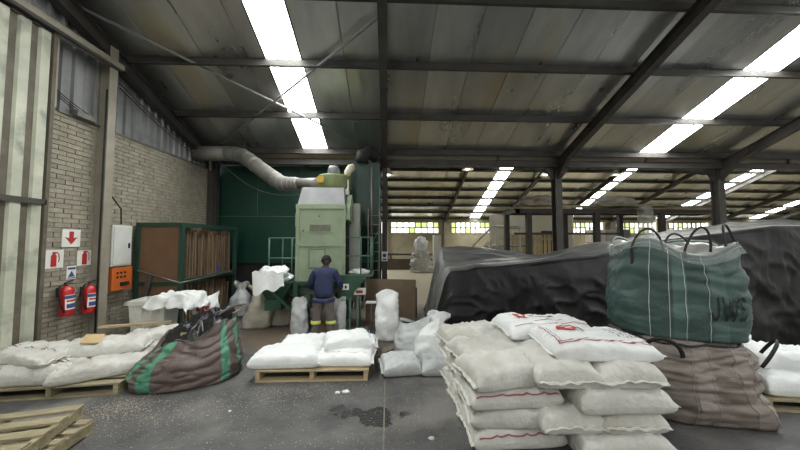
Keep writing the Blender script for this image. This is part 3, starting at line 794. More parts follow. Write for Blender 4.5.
MB().tube([(-.60+.0*i,-.50-.02*math.sin(i),.8-.09*i) for i in range(8)], .008, 5).build('tie_cord', strap_m, br, local=True)
# green bag
R = [(0,0,0,0,.56,.50,3),(.06,0,0,.03,.66,.57,3),(.3,0,0,.28,.68,.60,3.2),(.55,0,0,.55,.655,.58,3.4),(.75,0,0,.75,.62,.55,3.8),(.9,.0,0,.90,.575,.52,4),(1,0,.02,1.0,.55,.49,4)]
fg0 = ring_fn(R, 33, .018, 5, 2, .8)
def fg(a, t):
    p = fg0(a, t); c, s_ = math.cos(2*PI*a), math.sin(2*PI*a)
    k = (abs(c)*abs(s_)*2)**2
    if t > .55: p.z += .12*k*sm(.55,1,t) - .15*sm(.55,1,t)*math.exp(-((a-.82)/.05)**2) + .03*math.sin(a*40)*sm(.7,1,t)
    if t > .25: p += Vector((c, s_, 0))*.008*math.sin(t*40+6*nz((c*2, s_*2, t*2), 1, 4))*sm(.3,.7,t)
    return p
bands = [(.70,.735),(.785,.815),(.20,.235),(.28,.31)]
gb = bpy.data.objects.new('bulk_bag', ring_mb(fg, 96, 56, cap1=False, mf=lambda a, t: 1 if any(p < a < q for p, q in bands) else 0).mesh('bulk_bag', [green_f, green_b])); col.objects.link(gb)
gb.scale = (.93,.95,1); gb.location = (cx+.08, cy+.0, .80); gb.rotation_euler = (0,0,-.42); tag(gb, 'full dark green bulk bag with black loops and lettering on top of the brown one', 'bulk bag', 'bulk bags stacked at front right')
thr2 = M('pale_thread', (190,196,186), None)
for a in (.66, .70, .735, .785): seam(fg, [(a, .06+.92*i/30) for i in range(31)], 'edge_stitching', thr2, gb, r=.0035)
seam(fg, [(i/70, .995) for i in range(71)], 'rim_hem', M('pale_hem', (150,160,150), None), gb, r=.014, off=.0)
seam(fg, [(i/70, .95) for i in range(71)], 'rim_hem', MATS['pale_hem'], gb, r=.005, off=.006)
# contents cover: crumpled top sheet inside the rim and clear film over the shoulders
def topf(a, b):
    p = fg(a, .97); c = Vector((0,0,.95)); q = c.lerp(p, b)
    q.z += .10*nz((q.x*3, q.y*3, 0), 1.6, 3)*(1-b**4)+.05*(1-abs(nz((q.x*4, q.y*4, 1), 1, 6)))**4*(1-b**4); return q
MB().grid(topf, 60, 14, wrapu=True).build('inner_liner', M('liner', (150,150,146), (178,178,174), 3, .35, bump=.4, bscale=12), gb, local=True)
def filmf(a, b):
    t = lerp(.90, 1.0, b); p = fg(a, t); c, s_ = math.cos(2*PI*a), math.sin(2*PI*a)
    o_ = .02+.03*abs(nz((c*3, s_*3, t*6), 1.5, 12))+.02*(1-b)
    return p+Vector((c, s_, .0))*o_+Vector((0,0,.02*b + .03*nz((c*2.5, s_*2.5, 1), 1, 5)*(1-b)))
MB().grid(filmf, 110, 16, wrapu=True).build('clear_film_cover', film, gb, local=True)
for p, q, h, ln in (((-.52,-.44,.98),(-.22,-.50,.98),.25,(.02,.02)), ((-.02,-.5,.97),(.22,-.49,.97),.27,(.06,.02)), ((.02,.10,.98),(.30,.1,.98),.2,(0,.1)), ((.40,-.44,.94),(.60,-.20,1.0),.30,(-.04,.05))):
    loop(arch(p, q, h, ln, sq=1.25), 'lifting_loop', strap_m, gb, .024)
    MB().beam(p, (p[0], p[1]-.01, p[2]-.16), .035, .008).build('loop_tail', strap_m, gb, local=True)
# lettering on the green bag: block letters J W S laid on the fabric
let_m = M('black_lettering', (22,32,31), None, rough=.6)
def letter(path, x0, wd):
    def P(x, y):
        a = .783+(x0+x*wd)*.029; t = .29+y*.21; p = fg(a, t); return p+Vector((math.cos(2*PI*a), math.sin(2*PI*a), 0))*.022
    m = MB(); sw = .095
    for (xa, ya), (xb, yb) in zip(path[:-1], path[1:]):
        dx, dy = (xb-xa)*wd, yb-ya; L_ = math.hypot(dx, dy); nx, ny = -dy/L_*sw/wd, dx/L_*sw
        ex, ey = dx/L_*sw*.5/wd, dy/L_*sw*.5
        m.grid(lambda u, v: P(lerp(xa-ex, xb+ex, u)+nx*(v-.5)*2*.5*1.6, lerp(ya-ey, yb+ey, u)+ny*(v-.5)*2*.5*1.6), 8, 3)
    m.build('printed_letter', let_m, gb, local=True)
letter([(.85,1),(.85,.25),(.6,.05),(.3,.05),(.1,.3)], 0, .62)
letter([(0,1),(.25,.03),(.5,.8),(.75,.03),(1,1)], .82, .95)
letter([(.95,.85),(.6,1),(.2,.9),(.1,.7),(.4,.55),(.75,.42),(.9,.25),(.6,.03),(.1,.12)], 2.0, .58)

# ======================= slumped brown bulk bag with green stripes, left
brown2 = M('brown_bag', (88,74,70), (108,93,88), 2.6, .5, bump=.4, bscale=22, c3=(72,60,56), s3=1.3, t3=.55)
stripe = M('green_stripe', (74,134,108), (88,148,122), 5, .5, bump=.25, bscale=22)
R = [(0,0,0,0,.62,.40,2.4),(.06,0,0,.02,.74,.50,2.5),(.3,-.0,0,.18,.78,.53,2.4),(.55,.02,0,.36,.70,.46,2.3),(.78,.06,.02,.52,.56,.36,2.2),(.92,.10,.04,.64,.46,.30,2.1),(1,.12,.05,.70,.40,.27,2.1)]
fs0 = ring_fn(R, 52, .035, 3, 2, 1.3)
def fs(a, t):
    p = fs0(a, t); c, s_ = math.cos(2*PI*a), math.sin(2*PI*a)
    p.z += (.20*sm(.2,1,t))*(c*.75+.0) + .10*s_*sm(.5,1,t) + .04*math.sin(a*31)*sm(.8,1,t)
    p.x += .10*sm(.5,1,t)*c
    p += Vector((c, s_, 0))*.018*math.sin(a*46+4*nz((c, s_, t*3), 1.2, 3))*sm(.25,.9,t)
    return p
st = [(.555,.60),(.63,.675),(.865,.90),(.945,.975),(.3,.34),(.15,.19)]
sb = bpy.data.objects.new('bulk_bag', ring_mb(fs, 120, 50, cap1=False, mf=lambda a, t: 1 if any(p < a < q for p, q in st) else 0).mesh('bulk_bag', [brown2, stripe])); col.objects.link(sb)
sb.scale = (.85,.92,1); sb.location = (-2.76, 4.38, 0); sb.rotation_euler = (0,0,.33); tag(sb, 'slumped open brown bulk bag with green stripes on the floor at left', 'bulk bag')
blk = M('black_liner_film', (22,23,25), (34,35,38), 4, .24, bump=.5, bscale=14)
def lin_(a, b):
    p = fs(a, .97); q = Vector((.14,.05,.78)).lerp(p, b)
    q.z += .10*nz((q.x*3, q.y*3, 0), 2, 4)*(1-b**5)+.12*(1-abs(nz((q.x*3, q.y*4, 1), 1.2, 6)))**5*(1-b**4); return q
MB().grid(lin_, 80, 24, wrapu=True).build('black_liner', blk, sb, local=True)
seam(fs, [(i/80, .99) for i in range(81)], 'rim_hem', M('hem_brown', (104,92,84), None), sb, r=.012, off=0)
loop(arch((.5,.2,.86), (.62,-.1,.84), .06, (.16,.1)), 'lifting_loop', M('hem_brown2', (96,88,80), None), sb, .035)
MB().tube([(.3,-.1,.75),(.45,-.05,.86),(.62,.02,.93),(.78,.12,.93)], .014, 6).build('twisted_corner', MATS['hem_brown2'], sb, local=True)
MB().box(-.12,.12,-.03,.03,-.02,.02).build('wood_slat', wood, sb, local=True).location = (.02,-.1,.62)

# ======================= white tub with draped sheet, sack with red label
tub_m = M('white_plastic', (206,206,198), (222,222,214), 3, .4, bump=.05)
t = empty('plastic_tub', (-4.36, 5.88, 0), .1, 'white ribbed plastic tub by the rack with a sack draped over it', 'tub')
m = MB()
def tubring(z, k):
    return [(-.30*k,-.24*k,z),(.30*k,-.24*k,z),(.30*k,.24*k,z),(-.30*k,.24*k,z)]
H_ = .78
outer0, outer1, inner1, inner0 = tubring(0,.82), tubring(H_,1), tubring(H_,.93), tubring(.05,.76)
m.add(outer0+outer1+inner1+inner0, [(0,1,2,3)]+[(i,(i+1)%4,4+(i+1)%4,4+i) for i in range(4)]+[(4+i,4+(i+1)%4,8+(i+1)%4,8+i) for i in range(4)]+[(8+i,8+(i+1)%4,12+(i+1)%4,12+i) for i in range(4)]+[(12,13,14,15)])
m.build('tub_body', tub_m, t, local=True)
MB().box(-.34,.34,-.28,-.235,H_-.05,H_+.02).box(-.34,.34,.235,.28,H_-.05,H_+.02).box(-.34,-.29,-.28,.28,H_-.05,H_+.02).box(.29,.34,-.28,.28,H_-.05,H_+.02).build('rim', tub_m, t, local=True)
for x in (-.2,-.07,.07,.2):
    MB().beam((x*.84,-.205,.05), (x,-.245,H_-.06), .02, .02, (0,1,0)).build('rib', tub_m, t, local=True)
def drape(cx_, cy_, lx_, ly_, zt, edges, seed, name, label, cat, mat, nu=60, nv=44, amp=.05, hang=.2, rz=0, group=None):
    def f(a, b):
        x, y = (a-.5)*lx_, (b-.5)*ly_
        ex = max(0, abs(x)-edges[0]); ey = max(0, abs(y)-edges[1])
        d = math.hypot(ex, ey)
        z = zt - hang*(1-math.exp(-(d*3.2)**1.3)) - d*.75*(1 if d > 0 else 0)
        r1 = (1-abs(nz((x*2.2, y*4.5, 0), 1.6, seed)))**3; r2 = nz((x*3, y*3, 1), 2, seed+2)
        z += amp*(r1*1.1+r2*.8)
        kx = x if ex == 0 else math.copysign(edges[0]+ex*.45, x); ky = y if ey == 0 else math.copysign(edges[1]+ey*.45, y)
        kx += .04*nz((y*4, z*4, 0), 1.5, seed+4); ky += .04*nz((x*4, z*4, 3), 1.5, seed+5)
        return Vector((kx, ky, z))
    m = MB().grid(f, nu, nv)
    o = m.thing(name, mat, (cx_, cy_, 0), label, cat, group, rz=rz, world=False)
    solid(o, .01, 0); return o
drape(-3.92, 5.84, 1.05, .8, .85, (.34,.24), 3, 'empty_sack', 'crumpled empty white sack draped over the tub and its neighbour', 'sack', sack_w, rz=-.1, amp=.06)
standing_sack((-3.58, 6.16, 0), .46, .32, .84, 151, 'white sack with red printed label beside the plastic tub', sack_w, red=True)
standing_sack((-3.72, 7.85, 0), .52, .42, .82, 152, 'white full sack tied at the top standing at the end of the rack', sack_g, lean=(.0,.0), top='tied')
standing_sack((-2.86, 6.75, 0), .58, .34, .80, 153, 'dirty pale empty sack leaning against the hopper legs', sack_d, rz=.1, lean=(.22,.05))
standing_sack((-2.42, 7.0, 0), .5, .4, .72, 154, 'greyish sack with red mark standing behind the leaning dirty sack', sack_d, lean=(-.05,.0), top='flat', red=True)
for i in range(6):
    o = MB().box(-.55,.55,-.05,.05,-.012,.012).thing('scrap_plank', wood_old, (-3.16+.05*i, 8.0-.1*i, .34+.03*i), ['lowest','second lowest','third','fourth','fifth','topmost'][i]+' slanting board in the timber heap left of the machine', 'plank', 'slanting boards left of the machine', world=False)
    o.rotation_euler = (.25, .62, -.25+.08*i)
# ======================= rack with upright boards
rg = M('rack_green', (28,58,46), (40,70,56), 4, .55, bump=.1)
hard = M('hardboard', (102,76,54), (118,88,62), 2, .75, bump=.05, c3=(104,72,48), s3=.8, t3=.56)
slab = M('board_wood', (98,80,62), (132,110,86), 4, .8, bump=.3, bscale=18, stretch=(6,6,1), rand=.3)
r = empty('board_rack', (-4.95, 7.9, 0), 0, 'green steel rack with brown hardboard side against the brick wall', 'rack')
x0, x1, y0, y1, zt = -5.14, -4.28, 6.42, 8.6, 2.26
# near frame stands a little wider to the left of the wall columns
for nm, (x, y) in {'post':(x0, y0), 'post.001':(x1, y0), 'post.002':(x1, y1), 'post.003':(x0, y1)}.items():
    MB().box(x-.04, x+.04, y-.04, y+.04, 0, zt).build('post', rg, r)
for z in (zt-.04, 1.0, .12):
    MB().box(x0, x1, y0-.035, y0+.035, z-.04, z+.04).build('cross_rail', rg, r)
    MB().box(x0, x1, y1-.035, y1+.035, z-.04, z+.04).build('cross_rail', rg, r)
    MB().box(x1-.035, x1+.035, y0, y1, z-.04, z+.04).build('side_rail', rg, r)
    MB().box(x0-.035, x0+.035, y0, y1, z-.04, z+.04).build('side_rail', rg, r)
MB().box(x0+.04, x1-.04, y0-.01, y0+.01, 1.04, zt-.08).build('side_panel', hard, r)
MB().box(x0+.04, x1-.04, y0-.01, y0+.01, .16, .96).build('side_panel', hard, r)
MB().box(x0, x1, y0+.04, y1-.04, 1.04, 1.07).build('shelf', rg, r)
MB().box(x0, x1, y0+.04, y1-.04, .16, .18).build('shelf', rg, r)
MB().box(x0, x0+.02, y0+.04, y1-.04, .16, zt).build('back_panel', black_m, r)
MB().tube([(x0+.05, y0-.07, 1.28), (x1+.04, y0-.07, 1.02), (x1+.08, y1-.3, 1.06)], .018, 8).build('pipe', steel2, r)
random.seed(5)
k = 0
def nth(k): return ['first','second','third','fourth','fifth','sixth','seventh','eighth','ninth','tenth','eleventh','twelfth','thirteenth','fourteenth','fifteenth','sixteenth','seventeenth','eighteenth','nineteenth','twentieth','twenty-first','twenty-second','twenty-third','twenty-fourth','twenty-fifth','twenty-sixth'][k]
y = y0+.12
while y < y1-.12:
    h = random.uniform(.85, 1.12); th = random.uniform(.035, .075)
    o = MB().box(-.34,.34,-th/2,th/2,0,h).thing('board', slab, (-4.68, y, 1.07), nth(k)+' brown board from the near post, upright on the upper shelf of the rack', 'board', 'boards on the upper shelf', world=False)
    o.rotation_euler = (random.uniform(-.05,.05), 0, random.uniform(-.05,.05)); y += th+random.uniform(.03,.09); k += 1
y = y0+.12; k = 0
while y < y1-.12:
    h = random.uniform(.6, .76); th = random.uniform(.04, .08)
    o = MB().box(-.34,.34,-th/2,th/2,0,h).thing('board', slab, (-4.68, y, .18), nth(k)+' brown board from the near post, upright on the lower shelf of the rack', 'board', 'boards on the lower shelf', world=False)
    o.rotation_euler = (random.uniform(-.05,.05), 0, random.uniform(-.05,.05)); y += th+random.uniform(.04,.09); k += 1
b = MB().lathe([(.04,0),(.045,.02),(.045,.16),(.02,.2),(.02,.24)], (0,0,0), 12).thing('bottle', M('blue_bottle', (44,70,130), None, rough=.35), (-4.36, 7.9, 1.07), 'small blue bottle on the shelf of the rack', 'bottle', world=False)
MB().lathe([(.022,.235),(.022,.265)], (0,0,0), 10).build('cap', black_m, b, local=True)
# dark steel strip leaning between box and rack
o = MB().box(-.05,.05,-.015,.015,0,1.25).thing('metal_strip', steel, (-5.0, 6.2, 0), 'dark flat strip leaning on the wall left of the plastic tub', 'strip', world=False); o.rotation_euler = (-.15,.12,0)
# ======================= grain cleaning machine
mg = M('machine_green', (138,152,126), (154,166,140), 2.5, .5, bump=.06, c3=(120,134,108), s3=2.2, t3=.58)
mgd = M('machine_dark_green', (34,66,50), (48,84,64), 3, .5, bump=.08)
mlow = M('machine_lower', (72,92,80), (94,112,98), 3, .55, bump=.1, c3=(58,66,58), s3=2, t3=.52)
galv = M('galvanised', (134,134,136), (152,152,154), 3, .55, metal=.1, bump=.05)
duct_m = M('duct_metal', (128,126,120), (152,150,142), 3, .5, metal=.3, bump=.05)
olive = M('fan_olive', (104,116,72), (122,132,88), 3, .5)
yellow = M('yellow_plate', (196,160,52), None, rough=.5)
dark = M('dark_gap', (18,20,20), None, rough=.8)
railg = M('rail_green', (70,104,88), (88,122,104), 4, .5)
mc = empty('grain_cleaning_machine', (-1.46, 7.0, 0), 0, 'tall pale green grain cleaning machine with fan drum, hood and side hopper', 'machine')
X0, X1, Y0, Y1 = -1.98, -.94, 6.6, 7.5
b = MB().box(X0, X1, Y0, Y1, 1.02, 2.62).build('cabinet', mg, mc); bevel(b, .012)
h = MB().add([(X0,Y0-.02,2.62),(X1,Y0-.02,2.62),(X1,Y1,2.62),(X0,Y1,2.62),(X0+.06,Y0+.16,3.08),(X1-.06,Y0+.16,3.08),(X1-.06,Y1-.1,3.08),(X0+.06,Y1-.1,3.08)],
    [(0,1,5,4),(1,2,6,5),(2,3,7,6),(3,0,4,7),(4,5,6,7),(0,3,2,1)]).build('hood', galv, mc)
MB().box(X0-.02, X1+.02, Y0-.035, Y1, 2.58, 2.68).build('hood_skirt', mg, mc)
for z in (1.78, 1.02): MB().box(X0-.02, X1+.02, Y0-.03, Y0, z-.02, z+.03).build('panel_flange', mg, mc)
for x in (X0+.02, X1-.02): MB().box(x-.035, x+.035, Y0-.025, Y0, 1.02, 2.6).build('corner_flange', mg, mc)
lf = MB().box(-1.73,-1.22,Y0-.02,Y0-.004,2.06,2.26).build('window_frame', mg, mc)
MB().box(-1.70,-1.25,Y0-.026,Y0-.016,2.09,2.23).build('louvre_window', M('dusty_glass', (96,98,84), (120,122,106), 6, .4), lf)
dr = MB().box(-1.70,-1.38,Y0-.02,Y0-.002,1.3,1.68).build('access_door', mg, mc); bevel(dr, .008)
MB().box(-1.42,-1.40,Y0-.04,Y0-.02,1.46,1.54).build('handle', steel, dr)
MB().box(-1.72,-1.36,Y0-.006,Y0-.001,1.28,1.70).build('door_outline', M('door_outline', (96,112,88), None), mc)
MB().box(-2.06,-1.98,6.75,6.95,2.2,2.5).build('junction_box', mg, mc)
for x, z in ((-1.5, 2.42), (-1.84, 2.1), (-1.1, 1.2)): MB().lathe([(.015,-.01),(.015,.0)], (x, Y0-.01, z), 8, 'y').build('knob', dark, mc)
# right side: chute plate and tall casing
MB().prism([(Y0+.05,2.62),(Y0+.05,2.35),(Y0+.5,2.25),(Y0+.7,2.8),(Y0+.4,2.95)], X1, X1+.10, axis='x').build('side_chute', mg, mc)
MB().box(-.90,-.66,7.0,7.35,.5,2.75).build('leg_casing', M('casing_grey', (128,132,122), (148,152,142), 3, .5), mc)
MB().box(X1,X1+.03,Y0+.1,Y1-.1,1.1,2.3).build('side_recess', dark, mc)
# fan drum, motor, inlet
f = MB().lathe([(.0,3.08),(.37,3.08),(.385,3.12),(.385,3.37),(.37,3.41),(0,3.41)], (-1.27,7.15,0), 28).build('fan_drum', olive, mc)
MB().box(-1.60,-1.46,6.78,6.80,3.2,3.34).build('name_plate', yellow, f)
mo = MB().lathe([(.0,3.4),(.13,3.4),(.13,3.60),(.10,3.66),(0,3.66)], (-1.30,7.15,0), 16).build('motor', galv, mc)
for k in range(8):
    a = k*PI/4; MB().beam((-1.30+.13*math.cos(a), 7.15+.13*math.sin(a), 3.42), (-1.30+.13*math.cos(a), 7.15+.13*math.sin(a), 3.58), .012, .03, (math.cos(a), math.sin(a), 0)).build('cooling_fin', galv, mo)
MB().tube([(-1.02,7.3,3.38),(-.98,7.3,3.56),(-.92,7.32,3.66),(-.84,7.35,3.70)], [.07,.09,.10,.08], 12).build('outlet_elbow', M('cream_plastic', (190,186,160), (204,200,178), 3, .5), mc)
MB().box(-1.0,-.92,6.95,7.1,2.95,3.3).build('white_bracket', paper_m, mc)
# lower body, frame legs, sieve boxes
MB().box(X0+.06, X1-.06, Y0+.05, Y1, .42, 1.0).build('sieve_box', mlow, mc)
for z in (.55, .72, .88): MB().box(X0+.04, X1-.04, Y0+.03, Y0+.05, z-.012, z+.012).build('sieve_rim', mgd, mc)
for x in (-1.93, -.99):
    for y in (6.45, 7.45): MB().box(x-.045, x+.045, y-.045, y+.045, 0, 1.02).build('leg', mgd, mc)
MB().box(-1.98,-.94,6.42,6.5,.96,1.02).build('front_beam', mgd, mc)
MB().tube([(-1.7,6.5,.7),(-1.7,6.35,.62),(-1.7,6.3,.5)], .1, 10).build('outlet_spout', mlow, mc)
MB().tube([(-1.2,6.5,.7),(-1.2,6.35,.62),(-1.2,6.3,.5)], .1, 10).build('outlet_spout', mlow, mc)
# left hopper on slanting legs
hp = MB().add([(-2.72,6.35,1.02),(-1.98,6.35,1.02),(-1.98,7.0,1.02),(-2.72,7.0,1.02),(-2.55,6.5,.62),(-2.28,6.5,.55),(-2.28,6.85,.55),(-2.55,6.85,.62)],
    [(0,1,5,4),(1,2,6,5),(2,3,7,6),(3,0,4,7),(4,5,6,7)]).build('feed_hopper', mgd, mc); solid(hp, .02)
MB().box(-2.58,-2.24,6.46,6.9,.42,.64).build('hopper_outlet', mgd, mc)
MB().beam((-2.6,6.4,1.0),(-1.97,6.4,.42),.07,.05).build('brace', mgd, mc)
MB().beam((-2.6,6.95,1.0),(-1.97,6.95,.42),.07,.05).build('brace', mgd, mc)
# guard rails left and right
def rail(pts, posts, nm='guard_rail'):
    m = MB()
    for a, b_ in pts: m.tube([a, b_], .017, 6)
    m.build(nm, railg, mc)
    for p in posts: MB().tube([(p[0], p[1], p[2]), (p[0], p[1], p[3])], .018, 6).build('rail_post', railg, mc)
rail([((-2.62,6.75,1.94),(-2.0,6.75,1.94)),((-2.62,6.75,1.5),(-2.0,6.75,1.5)),((-2.62,6.75,1.94),(-2.62,7.6,1.94))], [(-2.62,6.75,1.0,1.94),(-2.12,6.75,1.0,1.94),(-2.62,7.6,1.0,1.94)])
rail([((-.92,6.7,1.96),(-.38,6.7,1.96)),((-.92,6.7,1.55),(-.38,6.7,1.55)),((-.38,6.7,1.96),(-.38,7.5,1.96)),((-.38,6.7,1.55),(-.38,7.5,1.55))], [(-.60,6.7,1.15,1.96),(-.38,6.7,1.15,1.96),(-.38,7.5,1.15,1.96)])
MB().box(-.94,-.34,6.6,7.5,1.10,1.15).build('side_platform', mlow, mc)
# right hopper plate with socket
MB().prism([(-1.02,1.18),(-.42,1.16),(-.86,.62),(-1.02,.50)], 6.25, 6.29).build('hopper_plate', mgd, mc)
MB().prism([(-.98,1.15),(-.45,1.13),(-.86,.66),(-.98,.54)], 6.29, 6.7).build('side_hopper', mgd, mc)
sk = MB().box(-.98,-.80,6.225,6.25,.88,1.0).build('switch_plate', paper_m, mc)
for x in (-.94,-.86): MB().box(x-.02,x+.02,6.215,6.226,.91,.97).build('switch', dark, sk)
for x, z0 in ((-.78,.0),(-.62,.0),(-1.0,.0)): MB().box(x-.02,x+.02,6.28,6.32,z0,.75).build('support_leg', railg, mc)
for k, x in enumerate((-.82,-.66,-.5)): MB().tube([(x,6.55,1.15),(x+.02,6.5,.8),(x-.04,6.45,.45)], .03, 8).build('hanging_tube', steel2, mc)
# ---- fume duct from the wall into the fan
du = empty('exhaust_duct', (-4.0, 8.3, 4.3), 0, 'thick grey round exhaust duct running from the left wall down to the fan drum', 'duct')
def dct(pts, r, nm='duct_length'): return MB().tube(pts, r, 20).build(nm, duct_m, du)
dct([(-5.26,8.3,4.26),(-4.42,8.3,4.26)], .20)
def cat(P, n=8):
    P = [Vector(P[0])]+[Vector(q) for q in P]+[Vector(P[-1])]; out = []
    for i in range(1, len(P)-2):
        for k in range(n):
            t = k/n; out.append(.5*((2*P[i])+(-P[i-1]+P[i+1])*t+(2*P[i-1]-5*P[i]+4*P[i+1]-P[i+2])*t*t+(-P[i-1]+3*P[i]-3*P[i+1]+P[i+2])*t**3))
    return out+[P[-2]]
DP = cat([(-4.42,8.3,4.26),(-4.1,8.27,4.24),(-3.85,8.17,4.12),(-3.4,7.97,3.80),(-2.95,7.77,3.49),(-2.7,7.65,3.34),(-2.4,7.5,3.29),(-2.2,7.4,3.29)], 4)
ND = len(DP)
rad = [.195 if i < ND*.6 else lerp(.195,.14,(i-ND*.6)/(ND*.4)) for i in range(ND)]
dct(DP[:12], rad[:12], 'duct_elbow'); dct(DP[11:18], rad[11:18]); dct(DP[17:], rad[17:], 'duct_elbow')
dct([(-2.2,7.4,3.29),(-1.62,7.2,3.27)], .12)
for i in (0,3,6,9,11,17,20,22,24,26,28):
    if i+1 < ND:
        d_ = (DP[i+1]-DP[i]).normalized()*.01; MB().tube([DP[i]-d_, DP[i]+d_], rad[i]+.012, 20).build('duct_band', galv, du)
MB().tube([(-4.85,8.3,4.06),(-4.85,8.3,3.8)], .03, 6).build('duct_hanger', steel2, du)
# thin slack cable under the duct
MB().tube([(lerp(-4.9,-1.95,t/16), lerp(8.7,7.3,t/16), lerp(4.2,3.0,t/16)-.38*math.sin(PI*t/16)) for t in range(17)], .012, 5).thing('hanging_cable', steel2, (-3.4,8,3.4), 'slack grey cable hanging under the exhaust duct to the machine', 'cable')
# ---- green bin behind, on the right of the machine
gd = M('bin_green', (14,44,35), (20,54,43), 2, .45, bump=.05)
sb_ = empty('storage_bin', (-.6, 8.2, 0), 0, 'tall dark green square storage bin with pointed bottom beside the centre column', 'bin')
MB().box(-1.05,-.22,7.75,8.6,2.25,3.9).build('bin_body', gd, sb_)
MB().add([(-1.05,7.75,2.25),(-.22,7.75,2.25),(-.22,8.6,2.25),(-1.05,8.6,2.25),(-.72,8.05,1.5),(-.58,8.05,1.5),(-.58,8.2,1.5),(-.72,8.2,1.5)], [(0,1,5,4),(1,2,6,5),(2,3,7,6),(3,0,4,7),(4,5,6,7)]).build('bin_cone', gd, sb_)
for x in (-1.02,-.25):
    for y in (7.78, 8.57): MB().box(x-.03,x+.03,y-.03,y+.03,0,2.3).build('bin_leg', gd, sb_)
MB().tube([(-.42,7.70,1.2),(-.42,7.70,3.8)], .025, 8).build('vent_pipe', steel2, sb_)
MB().tube([(-.68,7.7,3.9),(-.66,7.72,4.1),(-.5,7.8,4.2),(-.3,7.9,4.1)], .17, 14).build('top_elbow', black_m, sb_)
la = empty('ladder', (-.36, 7.62, 0), 0, 'pale metal ladder standing between the green bin and the centre column', 'ladder')
for x in (-.50,-.22): MB().box(x-.015,x+.015,7.6,7.63,0,2.7).build('stile', steel2, la)
for k in range(11): MB().tube([(-.5,7.615,.22+.23*k),(-.22,7.615,.22+.23*k)], .012, 6).build('rung', steel2, la)
s = empty('wall_sign', (-.1, 8.83, 1.4), 0, 'small white sign with blue pictogram on the centre column', 'sign')
MB().box(-.19,-.01,8.845,8.855,1.28,1.56).build('sign_plate', paper_m, s)
MB().lathe([(.055,-.004),(.055,0)], (-.10,8.844,1.45), 16, 'y').build('blue_disc', blue_m, s)
MB().box(-.16,-.04,8.84,8.845,1.31,1.35).build('blue_bar', blue_m, s)
# ---- white sacks on the hopper, papers on platform
def crumple(loc, sx, sy, sz, seed, label, mat=None, rz=0, cat='sack', nm='crumpled_sack'):
    def f(a, b):
        th = 2*PI*a; ph = (b-.5)*PI; c = math.cos(ph)
        d = Vector((c*math.cos(th), c*math.sin(th), math.sin(ph)))
        r = 1+.30*nz(d*1.3, 1.3, seed)+.28*(1-abs(nz(d*1.6, 1.5, seed+4)))**3-.15
        return Vector((d.x*sx*r, d.y*sy*r, max(-sz*.6, d.z*sz*r)+sz*.6))
    m = MB().grid(f, 56, 32, wrapu=True)
    o = m.thing(nm, mat or sack_w, loc, label, cat, rz=rz, world=False); return o
crumple((-2.42, 6.55, 1.02), .34, .22, .2, 3, 'crumpled white sack lying on the feed hopper left of the machine')
MB().grid(lambda a, b: Vector((lerp(-.34,.28,a)+.05*b, -.30-.02*math.sin(a*9)-.05*b, lerp(.22,-.22+.14*a,b)+.04*math.sin(a*12+b*3))), 20, 10).build('hanging_flap', sack_w, bpy.data.objects['crumpled_sack'], local=True)
crumple((-.64, 6.85, 1.15), .22, .14, .06, 5, 'small crumpled white bag on the side platform of the machine', nm='crumpled_bag', cat='bag')
standing_sack((-1.72, 6.0, 0), .30, .24, .74, 161, 'white sack being filled at the left of the worker', sack_g)
standing_sack((-1.0, 6.16, 0), .30, .24, .72, 162, 'white sack being filled at the right of the worker', sack_g)
# ---- brown board, scale, box
bb = MB().box(-.58,.58,-.015,.015,0,.98).thing('brown_board', M('brown_board', (104,88,70), (120,102,82), 2, .7, c3=(92,78,62), s3=1.1, t3=.56), (.06, 7.05, .0), 'large brown hardboard sheet leaning behind the upright white sack', 'board', world=False)
bb.rotation_euler = (-.13, .03, .04)
MB().box(-.14,.10,-.03,-.018,.50,.62).build('dark_opening', dark, bb, local=True)
MB().box(.5,.72,7.5,7.56,0,.72).thing('dark_panel', steel, (.6,7.5,.0), 'dark narrow panel standing behind the right edge of the brown board', 'panel')
sc = empty('platform_scale', (-.62, 6.1, 0), 0, 'grey platform scale with white indicator head on a post', 'scale')
MB().box(-.84,-.40,5.9,6.4,.03,.10).build('weighing_plate', steel2, sc)
for x in (-.82,-.42):
    for y in (5.92,6.38): MB().box(x-.02,x+.02,y-.02,y+.02,0,.03).build('foot', dark, sc)
MB().tube([(-.58,6.38,.1),(-.58,6.38,.80)], .022, 8).build('scale_post', steel2, sc)
hd = MB().box(-.72,-.46,6.30,6.40,.76,.90).build('indicator', tub_m, sc); bevel(hd, .02)
MB().box(-.66,-.52,6.294,6.30,.80,.86).build('display', M('red_display', (150,40,44), None, rough=.4), hd)
st_ = empty('side_stand', (-.34, 6.15, 0), 0, 'thin stand with small white tray beside the upright white sack', 'stand')
MB().tube([(-.34,6.2,0),(-.34,6.2,.62)], .012, 6).build('stand_post', steel2, st_)
MB().box(-.44,-.24,6.14,6.26,.62,.65).build('tray', paper_m, st_)
MB().tube([(-.46,6.15,.01),(-.22,6.25,.01)], .012, 6).build('stand_foot', steel2, st_)
bxx = MB().box(-.26,.26,-.16,.16,0,.17).thing('blue_carton', M('carton_blue', (92,112,150), (170,180,190), 2.2, .6, detail=2), (-.60, 5.72, 0), 'low blue and white printed box on the floor right of the worker', 'box', world=False, rz=.05)
MB().box(-.24,.24,-.14,.14,.17,.175).build('lid_label', blue_m, bxx, local=True)

